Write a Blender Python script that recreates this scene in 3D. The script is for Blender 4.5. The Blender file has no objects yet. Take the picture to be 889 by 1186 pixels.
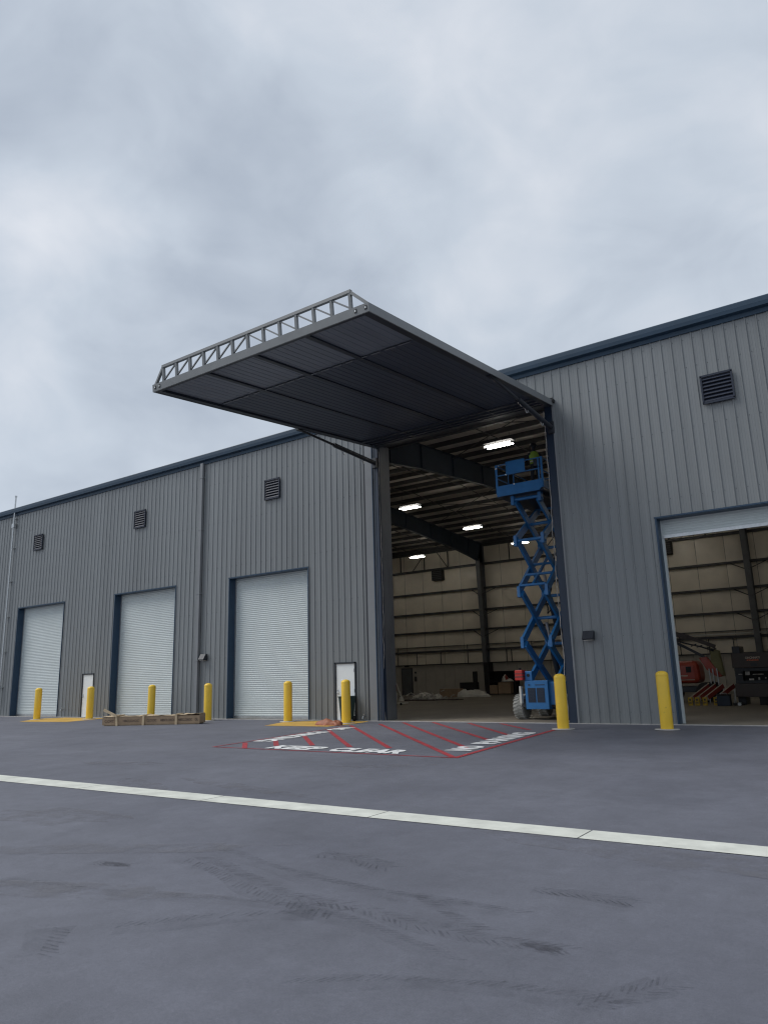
import bpy, math, random
from mathutils import Vector, Matrix
random.seed(7)
PI = math.pi
R = math.radians
sc = bpy.context.scene
COL = sc.collection

# ------------------------------------------------------------------ helpers
class MB:
    def __init__(s):
        s.v, s.f, s.sm = [], [], []
    def add(s, vs, fs, smooth=False):
        n = len(s.v)
        s.v += [tuple(v) for v in vs]
        for f in fs:
            s.f.append([i + n for i in f]); s.sm.append(smooth)
        return s
    def box(s, x0, x1, y0, y1, z0, z1, M=None):
        vs = [Vector((x, y, z)) for z in (z0, z1) for y in (y0, y1) for x in (x0, x1)]
        if M is not None: vs = [M @ v for v in vs]
        return s.add(vs, [(0,2,3,1),(4,5,7,6),(0,1,5,4),(2,6,7,3),(0,4,6,2),(1,3,7,5)])
    def beam(s, p, q, w, h, up=(0,0,1)):
        p, q = Vector(p), Vector(q); d = (q-p).normalized(); up = Vector(up)
        if abs(d.dot(up)) > .98: up = Vector((0,1,0)) if abs(d.y) < .9 else Vector((1,0,0))
        a = d.cross(up).normalized(); b = a.cross(d).normalized()
        vs = [e + a*i*w/2 + b*j*h/2 for e in (p, q) for (i, j) in ((-1,-1),(1,-1),(1,1),(-1,1))]
        return s.add(vs, [(0,1,2,3),(7,6,5,4),(0,4,5,1),(1,5,6,2),(2,6,7,3),(3,7,4,0)])
    def tube(s, p, q, r, n=10, r2=None):
        p, q = Vector(p), Vector(q); d = (q-p).normalized(); r2 = r if r2 is None else r2
        up = Vector((0,0,1)) if abs(d.z) < .9 else Vector((1,0,0))
        a = d.cross(up).normalized(); b = a.cross(d)
        vs = [e + (a*math.cos(2*PI*k/n) + b*math.sin(2*PI*k/n))*rr for e, rr in ((p, r), (q, r2)) for k in range(n)]
        s.add(vs, [(k, (k+1) % n, n+(k+1) % n, n+k) for k in range(n)], True)
        return s.add([vs[k] for k in range(n)] + [vs[n+k] for k in range(n)], [tuple(range(n-1,-1,-1)), tuple(range(n, 2*n))])
    def path(s, pts, r, n=8):
        for a, b in zip(pts[:-1], pts[1:]): s.tube(a, b, r, n)
        return s
    def lathe(s, prof, c=(0,0,0), n=32, axis='z', close=True):
        vs = []
        for (r, h) in prof:
            for k in range(n):
                a = 2*PI*k/n
                if axis == 'z': vs.append((c[0]+r*math.cos(a), c[1]+r*math.sin(a), c[2]+h))
                elif axis == 'x': vs.append((c[0]+h, c[1]+r*math.cos(a), c[2]+r*math.sin(a)))
                else: vs.append((c[0]+r*math.cos(a), c[1]+h, c[2]+r*math.sin(a)))
        fs = []
        for i in range(len(prof)-1):
            for k in range(n):
                k2 = (k+1) % n
                fs.append((i*n+k, i*n+k2, (i+1)*n+k2, (i+1)*n+k))
        s.add(vs, fs, True)
        if close:
            s.add(vs[:n], [tuple(range(n-1,-1,-1))]); s.add(vs[-n:], [tuple(range(n))])
        return s
    def poly(s, pts):
        return s.add(pts, [tuple(range(len(pts)))])
    def prism(s, pts, ext):
        n = len(pts); e = Vector(ext); a = [Vector(p) for p in pts]
        vs = a + [p + e for p in a]
        return s.add(vs, [tuple(range(n-1,-1,-1)), tuple(range(n, 2*n))] + [(k, (k+1) % n, n+(k+1) % n, n+k) for k in range(n)])
    def build(s, name, mat, parent=None, bevel=0, loc=None, **tags):
        me = bpy.data.meshes.new(name); me.from_pydata(s.v, [], s.f)
        me.polygons.foreach_set('use_smooth', s.sm); me.materials.append(mat); me.update()
        import bmesh
        bm = bmesh.new(); bm.from_mesh(me); bmesh.ops.recalc_face_normals(bm, faces=bm.faces); bm.to_mesh(me); bm.free()
        o = bpy.data.objects.new(name, me); COL.objects.link(o)
        if loc: o.location = loc
        if parent: o.parent = parent
        if bevel:
            m = o.modifiers.new('bevel', 'BEVEL'); m.width = bevel; m.segments = 2; m.limit_method = 'ANGLE'
        for k, v in tags.items(): o[k] = v
        return o

def empty(name, label=None, cat=None, loc=(0,0,0), rz=0, group=None, parent=None, kind=None):
    o = bpy.data.objects.new(name, None); COL.objects.link(o)
    o.location = loc; o.rotation_euler = (0, 0, rz); o.empty_display_size = .2
    if label: o['label'] = label
    if cat: o['category'] = cat
    if group: o['group'] = group
    if kind: o['kind'] = kind
    if parent: o.parent = parent
    return o
def copy_tree(o, parent=None):
    c = o.copy(); COL.objects.link(c)
    if parent: c.parent = parent
    for ch in list(o.children): copy_tree(ch, c)
    return c

# ------------------------------------------------------------------ materials
def lin(*c):
    f = lambda v: v/12.92 if v <= .04045 else ((v+.055)/1.055)**2.4
    return tuple(f(x/255) for x in c) + (1,)
def mat(name, col, rough=.5, metal=0, var=.12, scale=3, bump=0, bscale=40, stretch=(1,1,1), col2=None, spec=.5, fine=0, coat=0):
    m = bpy.data.materials.new(name); m.use_nodes = True; nt = m.node_tree; N = nt.nodes; L = nt.links
    b = N['Principled BSDF']; b.inputs['Metallic'].default_value = metal; b.inputs['Specular IOR Level'].default_value = spec
    b.inputs['Coat Weight'].default_value = coat
    tc = N.new('ShaderNodeTexCoord'); mp = N.new('ShaderNodeMapping'); mp.inputs['Scale'].default_value = stretch
    L.new(tc.outputs['Object'], mp.inputs['Vector'])
    n = N.new('ShaderNodeTexNoise'); n.inputs['Scale'].default_value = scale; n.inputs['Detail'].default_value = 8; n.inputs['Roughness'].default_value = .6
    L.new(mp.outputs[0], n.inputs['Vector'])
    r = N.new('ShaderNodeValToRGB'); e = r.color_ramp.elements
    c = col if len(col) == 4 else tuple(col)+(1,)
    lo = tuple(x*(1-var) for x in c[:3])+(1,); hi = tuple(min(1, x*(1+var)) for x in c[:3])+(1,)
    if col2: lo = col2 if len(col2) == 4 else tuple(col2)+(1,); hi = c
    e[0].position, e[1].position = .32, .68; e[0].color, e[1].color = lo, hi
    L.new(n.outputs['Fac'], r.inputs['Fac']); L.new(r.outputs[0], b.inputs['Base Color'])
    mr = N.new('ShaderNodeMapRange'); mr.inputs['To Min'].default_value = max(.02, rough-.08); mr.inputs['To Max'].default_value = min(1, rough+.1)
    L.new(n.outputs['Fac'], mr.inputs['Value']); L.new(mr.outputs[0], b.inputs['Roughness'])
    if bump:
        n2 = N.new('ShaderNodeTexNoise'); n2.inputs['Scale'].default_value = bscale; n2.inputs['Detail'].default_value = 5
        L.new(mp.outputs[0], n2.inputs['Vector'])
        bp = N.new('ShaderNodeBump'); bp.inputs['Strength'].default_value = bump; bp.inputs['Distance'].default_value = .02
        L.new(n2.outputs['Fac'], bp.inputs['Height']); L.new(bp.outputs[0], b.inputs['Normal'])
    return m
def emis(name, col, s):
    m = bpy.data.materials.new(name); m.use_nodes = True; b = m.node_tree.nodes['Principled BSDF']
    b.inputs['Base Color'].default_value = (.8,.8,.8,1)
    b.inputs['Emission Color'].default_value = tuple(col)+(1,); b.inputs['Emission Strength'].default_value = s
    return m
M = {}
M['wall'] = mat('grey_wall_panel', (.190,.203,.208), .36, 0, .07, .35, stretch=(3,3,.35), bump=.06, bscale=1.5, spec=.6)
def panel_tone(m, pitch=.9144, amt=.07):
    # each coil of sheet differs a little in tone, and rain has left faint vertical streaks
    nt = m.node_tree; N = nt.nodes; L = nt.links; b = N['Principled BSDF']; src = b.inputs['Base Color'].links[0].from_socket
    tc = N.new('ShaderNodeTexCoord'); sp = N.new('ShaderNodeSeparateXYZ'); L.new(tc.outputs['Object'], sp.inputs[0])
    d = N.new('ShaderNodeMath'); d.operation = 'DIVIDE'; d.inputs[1].default_value = pitch; L.new(sp.outputs['X'], d.inputs[0])
    fl_ = N.new('ShaderNodeMath'); fl_.operation = 'FLOOR'; L.new(d.outputs[0], fl_.inputs[0])
    wn = N.new('ShaderNodeTexWhiteNoise'); wn.noise_dimensions = '1D'; L.new(fl_.outputs[0], wn.inputs['W'])
    mr = N.new('ShaderNodeMapRange'); mr.inputs['To Min'].default_value = 1-amt; mr.inputs['To Max'].default_value = 1+amt; L.new(wn.outputs['Value'], mr.inputs['Value'])
    mp = N.new('ShaderNodeMapping'); mp.inputs['Scale'].default_value = (9,9,.25); L.new(tc.outputs['Object'], mp.inputs['Vector'])
    n = N.new('ShaderNodeTexNoise'); n.inputs['Scale'].default_value = 1; n.inputs['Detail'].default_value = 6; L.new(mp.outputs[0], n.inputs['Vector'])
    m2 = N.new('ShaderNodeMapRange'); m2.inputs['From Min'].default_value = .3; m2.inputs['From Max'].default_value = .7; m2.inputs['To Min'].default_value = .93; m2.inputs['To Max'].default_value = 1.06; L.new(n.outputs['Fac'], m2.inputs['Value'])
    mu = N.new('ShaderNodeMath'); mu.operation = 'MULTIPLY'; L.new(mr.outputs[0], mu.inputs[0]); L.new(m2.outputs[0], mu.inputs[1])
    vm = N.new('ShaderNodeVectorMath'); vm.operation = 'SCALE'; L.new(src, vm.inputs[0]); L.new(mu.outputs[0], vm.inputs['Scale'])
    L.new(vm.outputs[0], b.inputs['Base Color'])
panel_tone(M['wall'])
M['wall2'] = mat('grey_trim', (.19,.2,.21), .42, 0, .06, 1)
M['navy'] = mat('navy_steel', (.010,.022,.045), .4, 0, .12, 2)
M['blue_trim'] = mat('blue_trim', (.017,.045,.085), .38, 0, .1, 1.5)
M['eave'] = mat('eave_blue', (.022,.050,.085), .5, 0, .1, 1.5, spec=.4)
M['dark'] = mat('dark_steel', (.022,.026,.034), .45, 0, .2, 3)
M['black'] = mat('black_rubber', (.012,.012,.014), .7, 0, .2, 6)
M['white'] = mat('white_steel', (.55,.60,.595), .42, 0, .04, .8)
M['whitedoor'] = mat('white_painted_door', (.74,.78,.79), .4, 0, .03, 2)
M['galv'] = mat('galvanised', (.5,.52,.53), .35, .8, .12, 12)
M['yellow'] = mat('yellow_plastic', (.86,.56,.045), .42, 0, .07, 2.2, stretch=(1,1,.6), coat=.1)
def scuffs(m, col, lo=.62, hi=.68, scale=6, amt=.6):
    nt = m.node_tree; N = nt.nodes; L = nt.links; b = N['Principled BSDF']; src = b.inputs['Base Color'].links[0].from_socket
    gp_ = N.new('ShaderNodeNewGeometry'); n = N.new('ShaderNodeTexNoise'); n.inputs['Scale'].default_value = scale; n.inputs['Detail'].default_value = 9; n.inputs['Roughness'].default_value = .7
    L.new(gp_.outputs['Position'], n.inputs['Vector']); mr = N.new('ShaderNodeMapRange')
    mr.inputs['From Min'].default_value = lo; mr.inputs['From Max'].default_value = hi; mr.inputs['To Max'].default_value = amt; L.new(n.outputs['Fac'], mr.inputs['Value'])
    x = N.new('ShaderNodeMix'); x.data_type = 'RGBA'; L.new(mr.outputs[0], x.inputs['Factor']); L.new(src, x.inputs['A']); x.inputs['B'].default_value = tuple(col)+(1,)
    L.new(x.outputs['Result'], b.inputs['Base Color'])
scuffs(M["yellow"], (.35,.25,.06)); scuffs(M['white'], (.42,.45,.45), .6, .75, 1.5, .5)
M['frame'] = mat('hangar_door_tube', (.17,.18,.185), .4, 0, .08, 3)
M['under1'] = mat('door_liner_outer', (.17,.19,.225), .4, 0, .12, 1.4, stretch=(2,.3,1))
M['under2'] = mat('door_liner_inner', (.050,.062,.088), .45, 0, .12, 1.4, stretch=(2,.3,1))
M['under_dark'] = mat('door_joist', (.02,.026,.038), .45, 0, .15, 3)
M['roof'] = mat('roof_sheet', (.3,.31,.32), .45, .2, .06, 1)
M['liner'] = mat('insulation_vinyl', (.74,.67,.55), .36, 0, .12, .5, bump=.35, bscale=1.4)
M['ceil'] = mat('roof_insulation', (.58,.54,.48), .6, 0, .16, .7, bump=.3, bscale=2)
M['linermetal'] = mat('interior_metal_liner', (.40,.37,.32), .5, 0, .08, 1.2)
M['jamb'] = mat('jamb_liner_grey', (.12,.125,.13), .45, 0, .25, 1.5, stretch=(1,1,.3))
M['rafter'] = mat('primed_steel', (.022,.036,.055), .6, 0, .2, 1.5)
M['column_grey'] = mat('grey_primed_column', (.10,.105,.11), .5, 0, .2, 1.5)
M['girt'] = mat('girt_steel', (.045,.045,.045), .5, 0, .2, 3)
M['lamp'] = emis('led_tube', (1,.96,.87), 27)
M['lift_blue'] = mat('lift_blue_paint', (.017,.145,.37), .38, 0, .1, 3, coat=.2)
M['lift_grey'] = mat('worn_blue_grey', (.22,.27,.30), .45, 0, .2, 6)
M['tyre'] = mat('grey_tyre', (.30,.30,.28), .85, 0, .2, 6)
M['red'] = mat('red_machine', (.36,.045,.02), .4, 0, .12, 2, coat=.2)
M['redlens'] = mat('red_plastic', (.5,.03,.02), .35, 0, .1, 3)
M['olive'] = mat('olive_paint', (.17,.16,.06), .5, 0, .15, 2)
M['brown'] = mat('brown_machine', (.052,.04,.036), .5, 0, .15, 2)
M['card'] = mat('cardboard', (.32,.23,.15), .85, 0, .12, 5, bump=.1, bscale=30)
M['wood'] = mat('pale_wood', (.55,.43,.28), .75, 0, .15, 4, stretch=(1,8,1))
M['ink'] = mat('printed_ink', (.07,.05,.04), .8, 0, .1, 5)
M['tarp'] = mat('orange_tarp', (.30,.11,.06), .6, 0, .3, 14)
M['bin'] = mat('dark_green_plastic', (.02,.045,.045), .5, 0, .15, 5)
M['plastic'] = mat('white_sheeting', (.6,.58,.52), .4, 0, .1, 4, bump=.4, bscale=8)
M['scrap'] = mat('pale_scrap', (.45,.43,.40), .6, 0, .4, 9)
M['vest'] = mat('lime_vest', (.27,.42,.05), .7, 0, .12, 12)
M['cloth'] = mat('dark_cloth', (.02,.022,.03), .85, 0, .2, 12)
M['skin'] = mat('skin', (.16,.08,.05), .5, 0, .06, 8)
M['hat'] = mat('dark_hard_hat', (.03,.03,.035), .35, 0, .1, 6)
M['orange_sign'] = mat('orange_print', (.75,.16,.05), .5, 0, .1, 5)
M['white_print'] = mat('white_print', (.5,.42,.34), .5, 0, .1, 5)
M['dirty_yellow'] = mat('dirty_yellow', (.45,.30,.03), .6, 0, .3, 9)
M['sign_red'] = mat('stripe_red', (.26,.04,.03), .5, 0, .1, 5)
M['seal'] = mat('pale_weather_seal', (.32,.30,.28), .7, 0, .45, 7, stretch=(1,1,.6))

def ground_mat():
    m = bpy.data.materials.new('sealed_asphalt'); m.use_nodes = True; nt = m.node_tree; N = nt.nodes; L = nt.links
    b = N['Principled BSDF']; tc = N.new('ShaderNodeTexCoord')
    def noise(sc_, det=8, rgh=.6, st=(1,1,1), rot=0):
        mp = N.new('ShaderNodeMapping'); mp.inputs['Scale'].default_value = st; mp.inputs['Rotation'].default_value = (0,0,rot)
        L.new(tc.outputs['Object'], mp.inputs['Vector'])
        n = N.new('ShaderNodeTexNoise'); n.inputs['Scale'].default_value = sc_; n.inputs['Detail'].default_value = det; n.inputs['Roughness'].default_value = rgh
        L.new(mp.outputs[0], n.inputs['Vector']); return n.outputs['Fac']
    def ramp(f, a, b_, ca, cb):
        r = N.new('ShaderNodeValToRGB'); e = r.color_ramp.elements; e[0].position, e[1].position = a, b_; e[0].color, e[1].color = ca, cb
        L.new(f, r.inputs['Fac']); return r.outputs[0]
    def mul(a, b_, f=1):
        x = N.new('ShaderNodeMix'); x.data_type = 'RGBA'; x.blend_type = 'MULTIPLY'; x.inputs['Factor'].default_value = f
        L.new(a, x.inputs['A']); L.new(b_, x.inputs['B']); return x.outputs['Result']
    g = lambda v: (v, v, v, 1)
    c = ramp(noise(.25, 6), .3, .7, (.110,.115,.143,1), (.142,.148,.178,1))
    c = mul(c, ramp(noise(1.1, 8, .7, (1,.6,1), .1), .35, .65, g(.86), g(1.07)))
    c = mul(c, ramp(noise(.6, 7, .65, (.3,1.3,1), -.1), .3, .7, g(.92), g(1.05)))
    c = mul(c, ramp(noise(5, 9, .8), .4, .62, g(.92), g(1.05)))
    c = mul(c, ramp(noise(38, 6, .8), .36, .64, g(.86), g(1.10)))
    c = mul(c, ramp(noise(160, 3, .7), .3, .7, g(.68), g(1.32)))
    # small pale scuffs and flecks
    f = ramp(noise(9, 6, .8), .72, .76, g(0), g(.5))
    x = N.new('ShaderNodeMix'); x.data_type = 'RGBA'; L.new(f, x.inputs['Factor']); L.new(c, x.inputs['A']); x.inputs['B'].default_value = (.2,.2,.21,1)
    L.new(x.outputs['Result'], b.inputs['Base Color'])
    rr = N.new('ShaderNodeMapRange'); L.new(noise(.7, 6), rr.inputs['Value']); rr.inputs['To Min'].default_value = .58; rr.inputs['To Max'].default_value = .85
    L.new(rr.outputs[0], b.inputs['Roughness'])
    bp = N.new('ShaderNodeBump'); bp.inputs['Strength'].default_value = .35; bp.inputs['Distance'].default_value = .006
    L.new(noise(120, 4, .8), bp.inputs['Height'])
    bp2 = N.new('ShaderNodeBump'); bp2.inputs['Strength'].default_value = .35; bp2.inputs['Distance'].default_value = .03
    L.new(noise(1.5, 5), bp2.inputs['Height']); L.new(bp.outputs[0], bp2.inputs['Normal']); L.new(bp2.outputs[0], b.inputs['Normal'])
    return m
def paint_mat(name, col, wear=.62, scale=7, dirty=.25, under=None):
    """paint with worn-through patches (transparent where worn)"""
    m = bpy.data.materials.new(name); m.use_nodes = True; nt = m.node_tree; N = nt.nodes; L = nt.links
    b = N['Principled BSDF']; b.inputs['Roughness'].default_value = .65
    tc = N.new('ShaderNodeTexCoord')
    n = N.new('ShaderNodeTexNoise'); n.inputs['Scale'].default_value = scale; n.inputs['Detail'].default_value = 9; n.inputs['Roughness'].default_value = .75
    L.new(tc.outputs['Object'], n.inputs['Vector'])
    n2 = N.new('ShaderNodeTexNoise'); n2.inputs['Scale'].default_value = 1.3; n2.inputs['Detail'].default_value = 7
    L.new(tc.outputs['Object'], n2.inputs['Vector'])
    r2 = N.new('ShaderNodeValToRGB'); e = r2.color_ramp.elements; e[0].position, e[1].position = .3, .7
    e[0].color = tuple(x*(1-dirty) for x in col)+(1,); e[1].color = tuple(col)+(1,)
    L.new(n2.outputs['Fac'], r2.inputs['Fac']); L.new(r2.outputs[0], b.inputs['Base Color'])
    r = N.new('ShaderNodeValToRGB'); e = r.color_ramp.elements; e[0].position, e[1].position = wear, wear+.06
    e[0].color, e[1].color = (0,0,0,1), (1,1,1,1)
    L.new(n.outputs['Fac'], r.inputs['Fac'])
    t = N.new('ShaderNodeBsdfTransparent'); mx = N.new('ShaderNodeMixShader')
    sc2 = N.new('ShaderNodeMath'); sc2.operation = 'MULTIPLY'; sc2.inputs[1].default_value = .7
    L.new(r.outputs[0], sc2.inputs[0]); L.new(sc2.outputs[0], mx.inputs[0]); L.new(b.outputs[0], mx.inputs[1]); L.new(t.outputs[0], mx.inputs[2])
    L.new(mx.outputs[0], N['Material Output'].inputs['Surface'])
    return m
def mark_mat(name, col, lo, hi, scale, op):
    """a thin stain: covers only where the noise says so"""
    m = bpy.data.materials.new(name); m.use_nodes = True; nt = m.node_tree; N = nt.nodes; L = nt.links
    b = N['Principled BSDF']; b.inputs['Roughness'].default_value = .7; b.inputs['Base Color'].default_value = tuple(col)+(1,)
    tc = N.new('ShaderNodeTexCoord')
    n = N.new('ShaderNodeTexNoise'); n.inputs['Scale'].default_value = scale; n.inputs['Detail'].default_value = 8; n.inputs['Roughness'].default_value = .7
    L.new(tc.outputs['Object'], n.inputs['Vector'])
    mr = N.new('ShaderNodeMapRange'); mr.inputs['From Min'].default_value = lo; mr.inputs['From Max'].default_value = hi
    mr.inputs['To Max'].default_value = op
    L.new(n.outputs['Fac'], mr.inputs['Value'])
    t = N.new('ShaderNodeBsdfTransparent'); mx = N.new('ShaderNodeMixShader')
    L.new(mr.outputs[0], mx.inputs[0]); L.new(t.outputs[0], mx.inputs[1]); L.new(b.outputs[0], mx.inputs[2])
    L.new(mx.outputs[0], N['Material Output'].inputs['Surface'])
    return m
M['asphalt'] = ground_mat()
M['paint_red'] = paint_mat('worn_red_paint', (.40,.038,.05), .56)
M['paint_white'] = paint_mat('worn_white_paint', (.85,.86,.86), .62)
M['paint_yellow'] = paint_mat('yellow_pad_paint', (.66,.40,.07), .66, 5, .3)
M['tyremark'] = mark_mat('dark_tyre_mark', (.055,.056,.068), .38, .70, 7, .40)
M['smudge'] = mark_mat('rubber_smudge', (.07,.072,.088), .40, .80, 2.6, .20)
M['scuff'] = mark_mat('pale_dust_scuff', (.19,.19,.21), .42, .72, 3, .55)
M['stripe'] = mat('concrete_gutter', (.60,.61,.55), .8, 0, .16, 2.5, bump=.15, bscale=30)
M['conc'] = mat('pale_concrete', (.40,.39,.37), .85, 0, .15, 4, bump=.1, bscale=20)
M['floor'] = mat('concrete_slab_floor', (.20,.175,.14), .55, 0, .25, .6, stretch=(1,.5,1))
M['joint'] = mat('dark_joint', (.12,.12,.12), .9)  # dark grey that shows in the gaps between gutter slabs

# ------------------------------------------------------------------ ground
GX0, GX1 = -900, 700
def sheet(name, pts, z, m, **k):
    return MB().poly([(x, y, z) for x, y in pts]).build(name, m, kind='structure', **k)
sheet('ground', [(GX0,-700),(GX1,-700),(GX1,1200),(GX0,1200)], 0, M['asphalt'])
BX0, BX1, BY = -80.0, 21.0, 30.0
sheet('floor', [(BX0+.1,.0),(BX1-.1,.0),(BX1-.1,BY-.1),(BX0+.1,BY-.1)], .012, M['floor'])
# concrete strip gutter across the yard
ya = lambda x: -14.80 + .0108*(x+1.25)
yb = lambda x: -15.20 + .0200*(x+1.25)*.9
st = MB()
xs = [-60, -47.7, -41.1, -34.4, -27.8, -21.6, -16.4, -11.0, -8.2, -5.38, -2.87, -.4, 3.1, 6.2, 9, 15.2, 21.3, 30]
for a, b in zip(xs[:-1], xs[1:]):
    st.poly([(a+.008, yb(a), .006), (b-.008, yb(b), .006), (b-.008, ya(b), .006), (a+.008, ya(a), .006)])
st.build('concrete_gutter', M['stripe'], kind='structure')
sheet('gutter_joint', [(-60, yb(-60)+.01), (30, yb(30)+.01), (30, ya(30)-.01), (-60, ya(-60)-.01)], .003, M['joint'])
# pale concrete curb line along the foot of the wall
th = MB().box(BX0, BX1, -.14, -.005, 0, .02)
th.build('wall_footing', M['conc'], kind='structure')
sheet('yellow_pad', [(-34.6,-3.3),(-36.35,-1.35),(-35.6,-.35),(-32.0,-.35),(-31.2,-3.0)], .005, M['paint_yellow'])
sheet('yellow_pad', [(-19.02,-2.96),(-19.8,-1.0),(-18.9,-.3),(-16.35,-.25),(-16.1,-1.5),(-16.2,-2.85)], .005, M['paint_yellow'])

# ------------------------------------------------------------------ painted keep-clear zone
rd = MB()
def line(a, b, w, z=.005):
    a, b = Vector((a[0], a[1], z)), Vector((b[0], b[1], z)); d = (b-a).normalized(); n = Vector((-d.y, d.x, 0))*w/2
    k = max(1, int((b-a).length/.8))
    for i in range(k):
        p, q = a.lerp(b, i/k), a.lerp(b, (i+1)/k); rd.poly([p-n, q-n, q+n, p+n])
line((-14.45,-9.49), (-7.52,-9.53), .065, .0065)
line((-7.47,-9.55), (-8.32,-2.2), .12, .008)
line((-14.40,-9.50), (-15.55,-2.7), .065, .008)
for a, b in [((-14.48,-8.33),(-13.37,-9.44)), ((-14.62,-7.05),(-13.0,-8.72)), ((-14.75,-5.75),(-12.13,-8.37)), ((-15.0,-4.25),(-10.94,-8.41)),
             ((-15.72,-2.2),(-9.86,-8.34)), ((-15.1,-1.37),(-7.60,-9.42)), ((-14.64,-.59),(-8.20,-7.75)), ((-13.6,-.3),(-8.55,-5.95)),
             ((-12.15,-.42),(-8.8,-4.4)), ((-10.95,-.48),(-8.95,-2.7))]:
    line(a, b, .13)
rd.build('red_hatching', M['paint_red'], kind='structure', label='red painted hatching on the asphalt in front of the open hangar door')

def text_mesh(s, size=1, bold=0, spacing=1.0, ext=0):
    cu = bpy.data.curves.new('lettering', 'FONT'); cu.body = s; cu.size = size; cu.offset = bold; cu.space_character = spacing
    cu.extrude = ext; cu.resolution_u = 3
    o = bpy.data.objects.new('tmp_text', cu); COL.objects.link(o)
    dg = bpy.context.evaluated_depsgraph_get(); dg.update()
    me = bpy.data.meshes.new_from_object(o.evaluated_get(dg))
    bpy.data.objects.remove(o); bpy.data.curves.remove(cu)
    return me
def put_text(s, origin, xdir, ydir, width, height, m, name, parent=None, bold=.055, **k):
    """origin: lower left corner; xdir, ydir: unit vectors"""
    me = text_mesh(s, 1, bold)
    xs_ = [v.co.x for v in me.vertices]; ys_ = [v.co.y for v in me.vertices]
    x0, y0, sx, sy = min(xs_), min(ys_), width/(max(xs_)-min(xs_)), height/(max(ys_)-min(ys_))
    O, X, Y = Vector(origin), Vector(xdir).normalized(), Vector(ydir).normalized()
    for v in me.vertices: v.co = O + X*((v.co.x-x0)*sx) + Y*((v.co.y-y0)*sy)
    me.materials.clear(); me.materials.append(m)
    o = bpy.data.objects.new(name, me); COL.objects.link(o)
    if parent: o.parent = parent
    for kk, v in k.items(): o[kk] = v
    return o
Z = .011
put_text('KEEP', (-12.80,-9.36,Z), (1,0,0), (-.1,1,0), 1.55, .74, M['paint_white'], 'painted_lettering', kind='structure', label='white stencilled word KEEP along the near edge of the hatching')
put_text('CLEAR', (-10.95,-9.36,Z), (1,0,0), (-.1,1,0), 2.0, .74, M['paint_white'], 'painted_lettering', kind='structure', label='white stencilled word CLEAR along the near edge of the hatching')
dr = Vector((-.81,7,0)).normalized(); ur = Vector((-dr.y, dr.x, 0))
put_text('NO', (-7.78,-8.35,Z), dr, ur, 1.05, .62, M['paint_white'], 'painted_lettering', kind='structure', label='white stencilled word NO on the right edge of the hatching')
put_text('PARKING', (-7.96,-6.85,Z), dr, ur, 3.3, .62, M['paint_white'], 'painted_lettering', kind='structure', label='white stencilled word PARKING on the right edge of the hatching')
dl = Vector((1.1,-6.3,0)).normalized(); ul = Vector((-dl.y, dl.x, 0))
put_text('NO', (-15.42,-3.2,Z), dl, ul, 1.05, .62, M['paint_white'], 'painted_lettering', kind='structure', label='white stencilled word NO on the left edge of the hatching')
put_text('PARKING', (-15.10,-4.85,Z), dl, ul, 3.25, .62, M['paint_white'], 'painted_lettering', kind='structure', label='white stencilled word PARKING on the left edge of the hatching')

# tyre marks and scuffs on the foreground
def tread(pts, w=.26, step=.062, seed=0, both=True):
    rnd = random.Random(seed); b = MB(); P = [Vector((x, y, .004)) for x, y in pts]
    segs = []; tot = 0
    for a, c in zip(P[:-1], P[1:]): segs.append((a, c, (c-a).length)); tot += (c-a).length
    t = 0
    while t < tot:
        u = t
        for a, c, l in segs:
            if u <= l: p = a.lerp(c, u/l); d = (c-a).normalized(); break
            u -= l
        n = Vector((-d.y, d.x, 0))
        for s_ in ((1, -1) if both else (1,)):
            ww = w*rnd.uniform(.35, .5)
            q0 = p + n*s_*.015; q1 = p + n*s_*ww + d*.09
            th_ = d*step*rnd.uniform(.25, .5)
            if rnd.random() < .86: b.poly([q0, q1, q1+th_, q0+th_] if s_ > 0 else [q1, q0, q0+th_, q1+th_])
        t += step
    b.build('tyre_mark', M['tyremark'], kind='structure')
    sb_ = MB(); nn = 24
    for i in range(nn):
        q_ = []
        for t_ in (i/nn*tot, (i+1)/nn*tot):
            u = t_
            for a, c, l in segs:
                if u <= l+1e-6: break
                u -= l
            pc = a.lerp(c, min(1, u/l)); dd = (c-a).normalized(); nn_ = Vector((-dd.y, dd.x, 0))*w*(.5+.12*math.sin(t_*5+seed))
            q_ += [pc-nn_-Vector((0,0,.0025)), pc+nn_-Vector((0,0,.0025))]
        sb_.poly([q_[0], q_[2], q_[3], q_[1]])
    sb_.build('tyre_smudge', M['smudge'], kind='structure')
tread([(-5.7,-17.6),(-5.2,-17.72),(-4.6,-17.95),(-4.0,-18.12),(-3.5,-18.18)], .34, seed=1)
tread([(-4.0,-18.05),(-3.4,-18.02),(-2.95,-18.12),(-2.5,-18.14),(-1.9,-18.07)], .22, seed=2)
tread([(-4.75,-16.9),(-4.3,-16.9),(-3.85,-17.02)], .3, seed=3)
tread([(-2.55,-17.02),(-2.2,-16.97),(-1.8,-16.99)], .22, seed=4)
tread([(-1.55,-18.75),(-1.4,-18.52),(-1.26,-18.27)], .2, step=.05, seed=5)
tread([(-4.6,-19.2),(-4.2,-18.75),(-3.85,-18.45),(-3.6,-18.3)], .26, seed=6, both=False)
tread([(-3.3,-17.6),(-2.9,-17.85),(-2.5,-18.05)], .3, seed=7, both=False)
tread([(-6.4,-18.17),(-6.0,-18.05)], .16, seed=8)
tread([(-5.0,-19.4),(-4.6,-19.75)], .3, seed=9, both=False)
tread([(-6.6,-18.9),(-5.6,-18.75),(-4.7,-18.45),(-3.9,-18.25),(-3.2,-18.3),(-2.4,-18.55)], .2, step=.05, seed=11, both=False)
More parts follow.
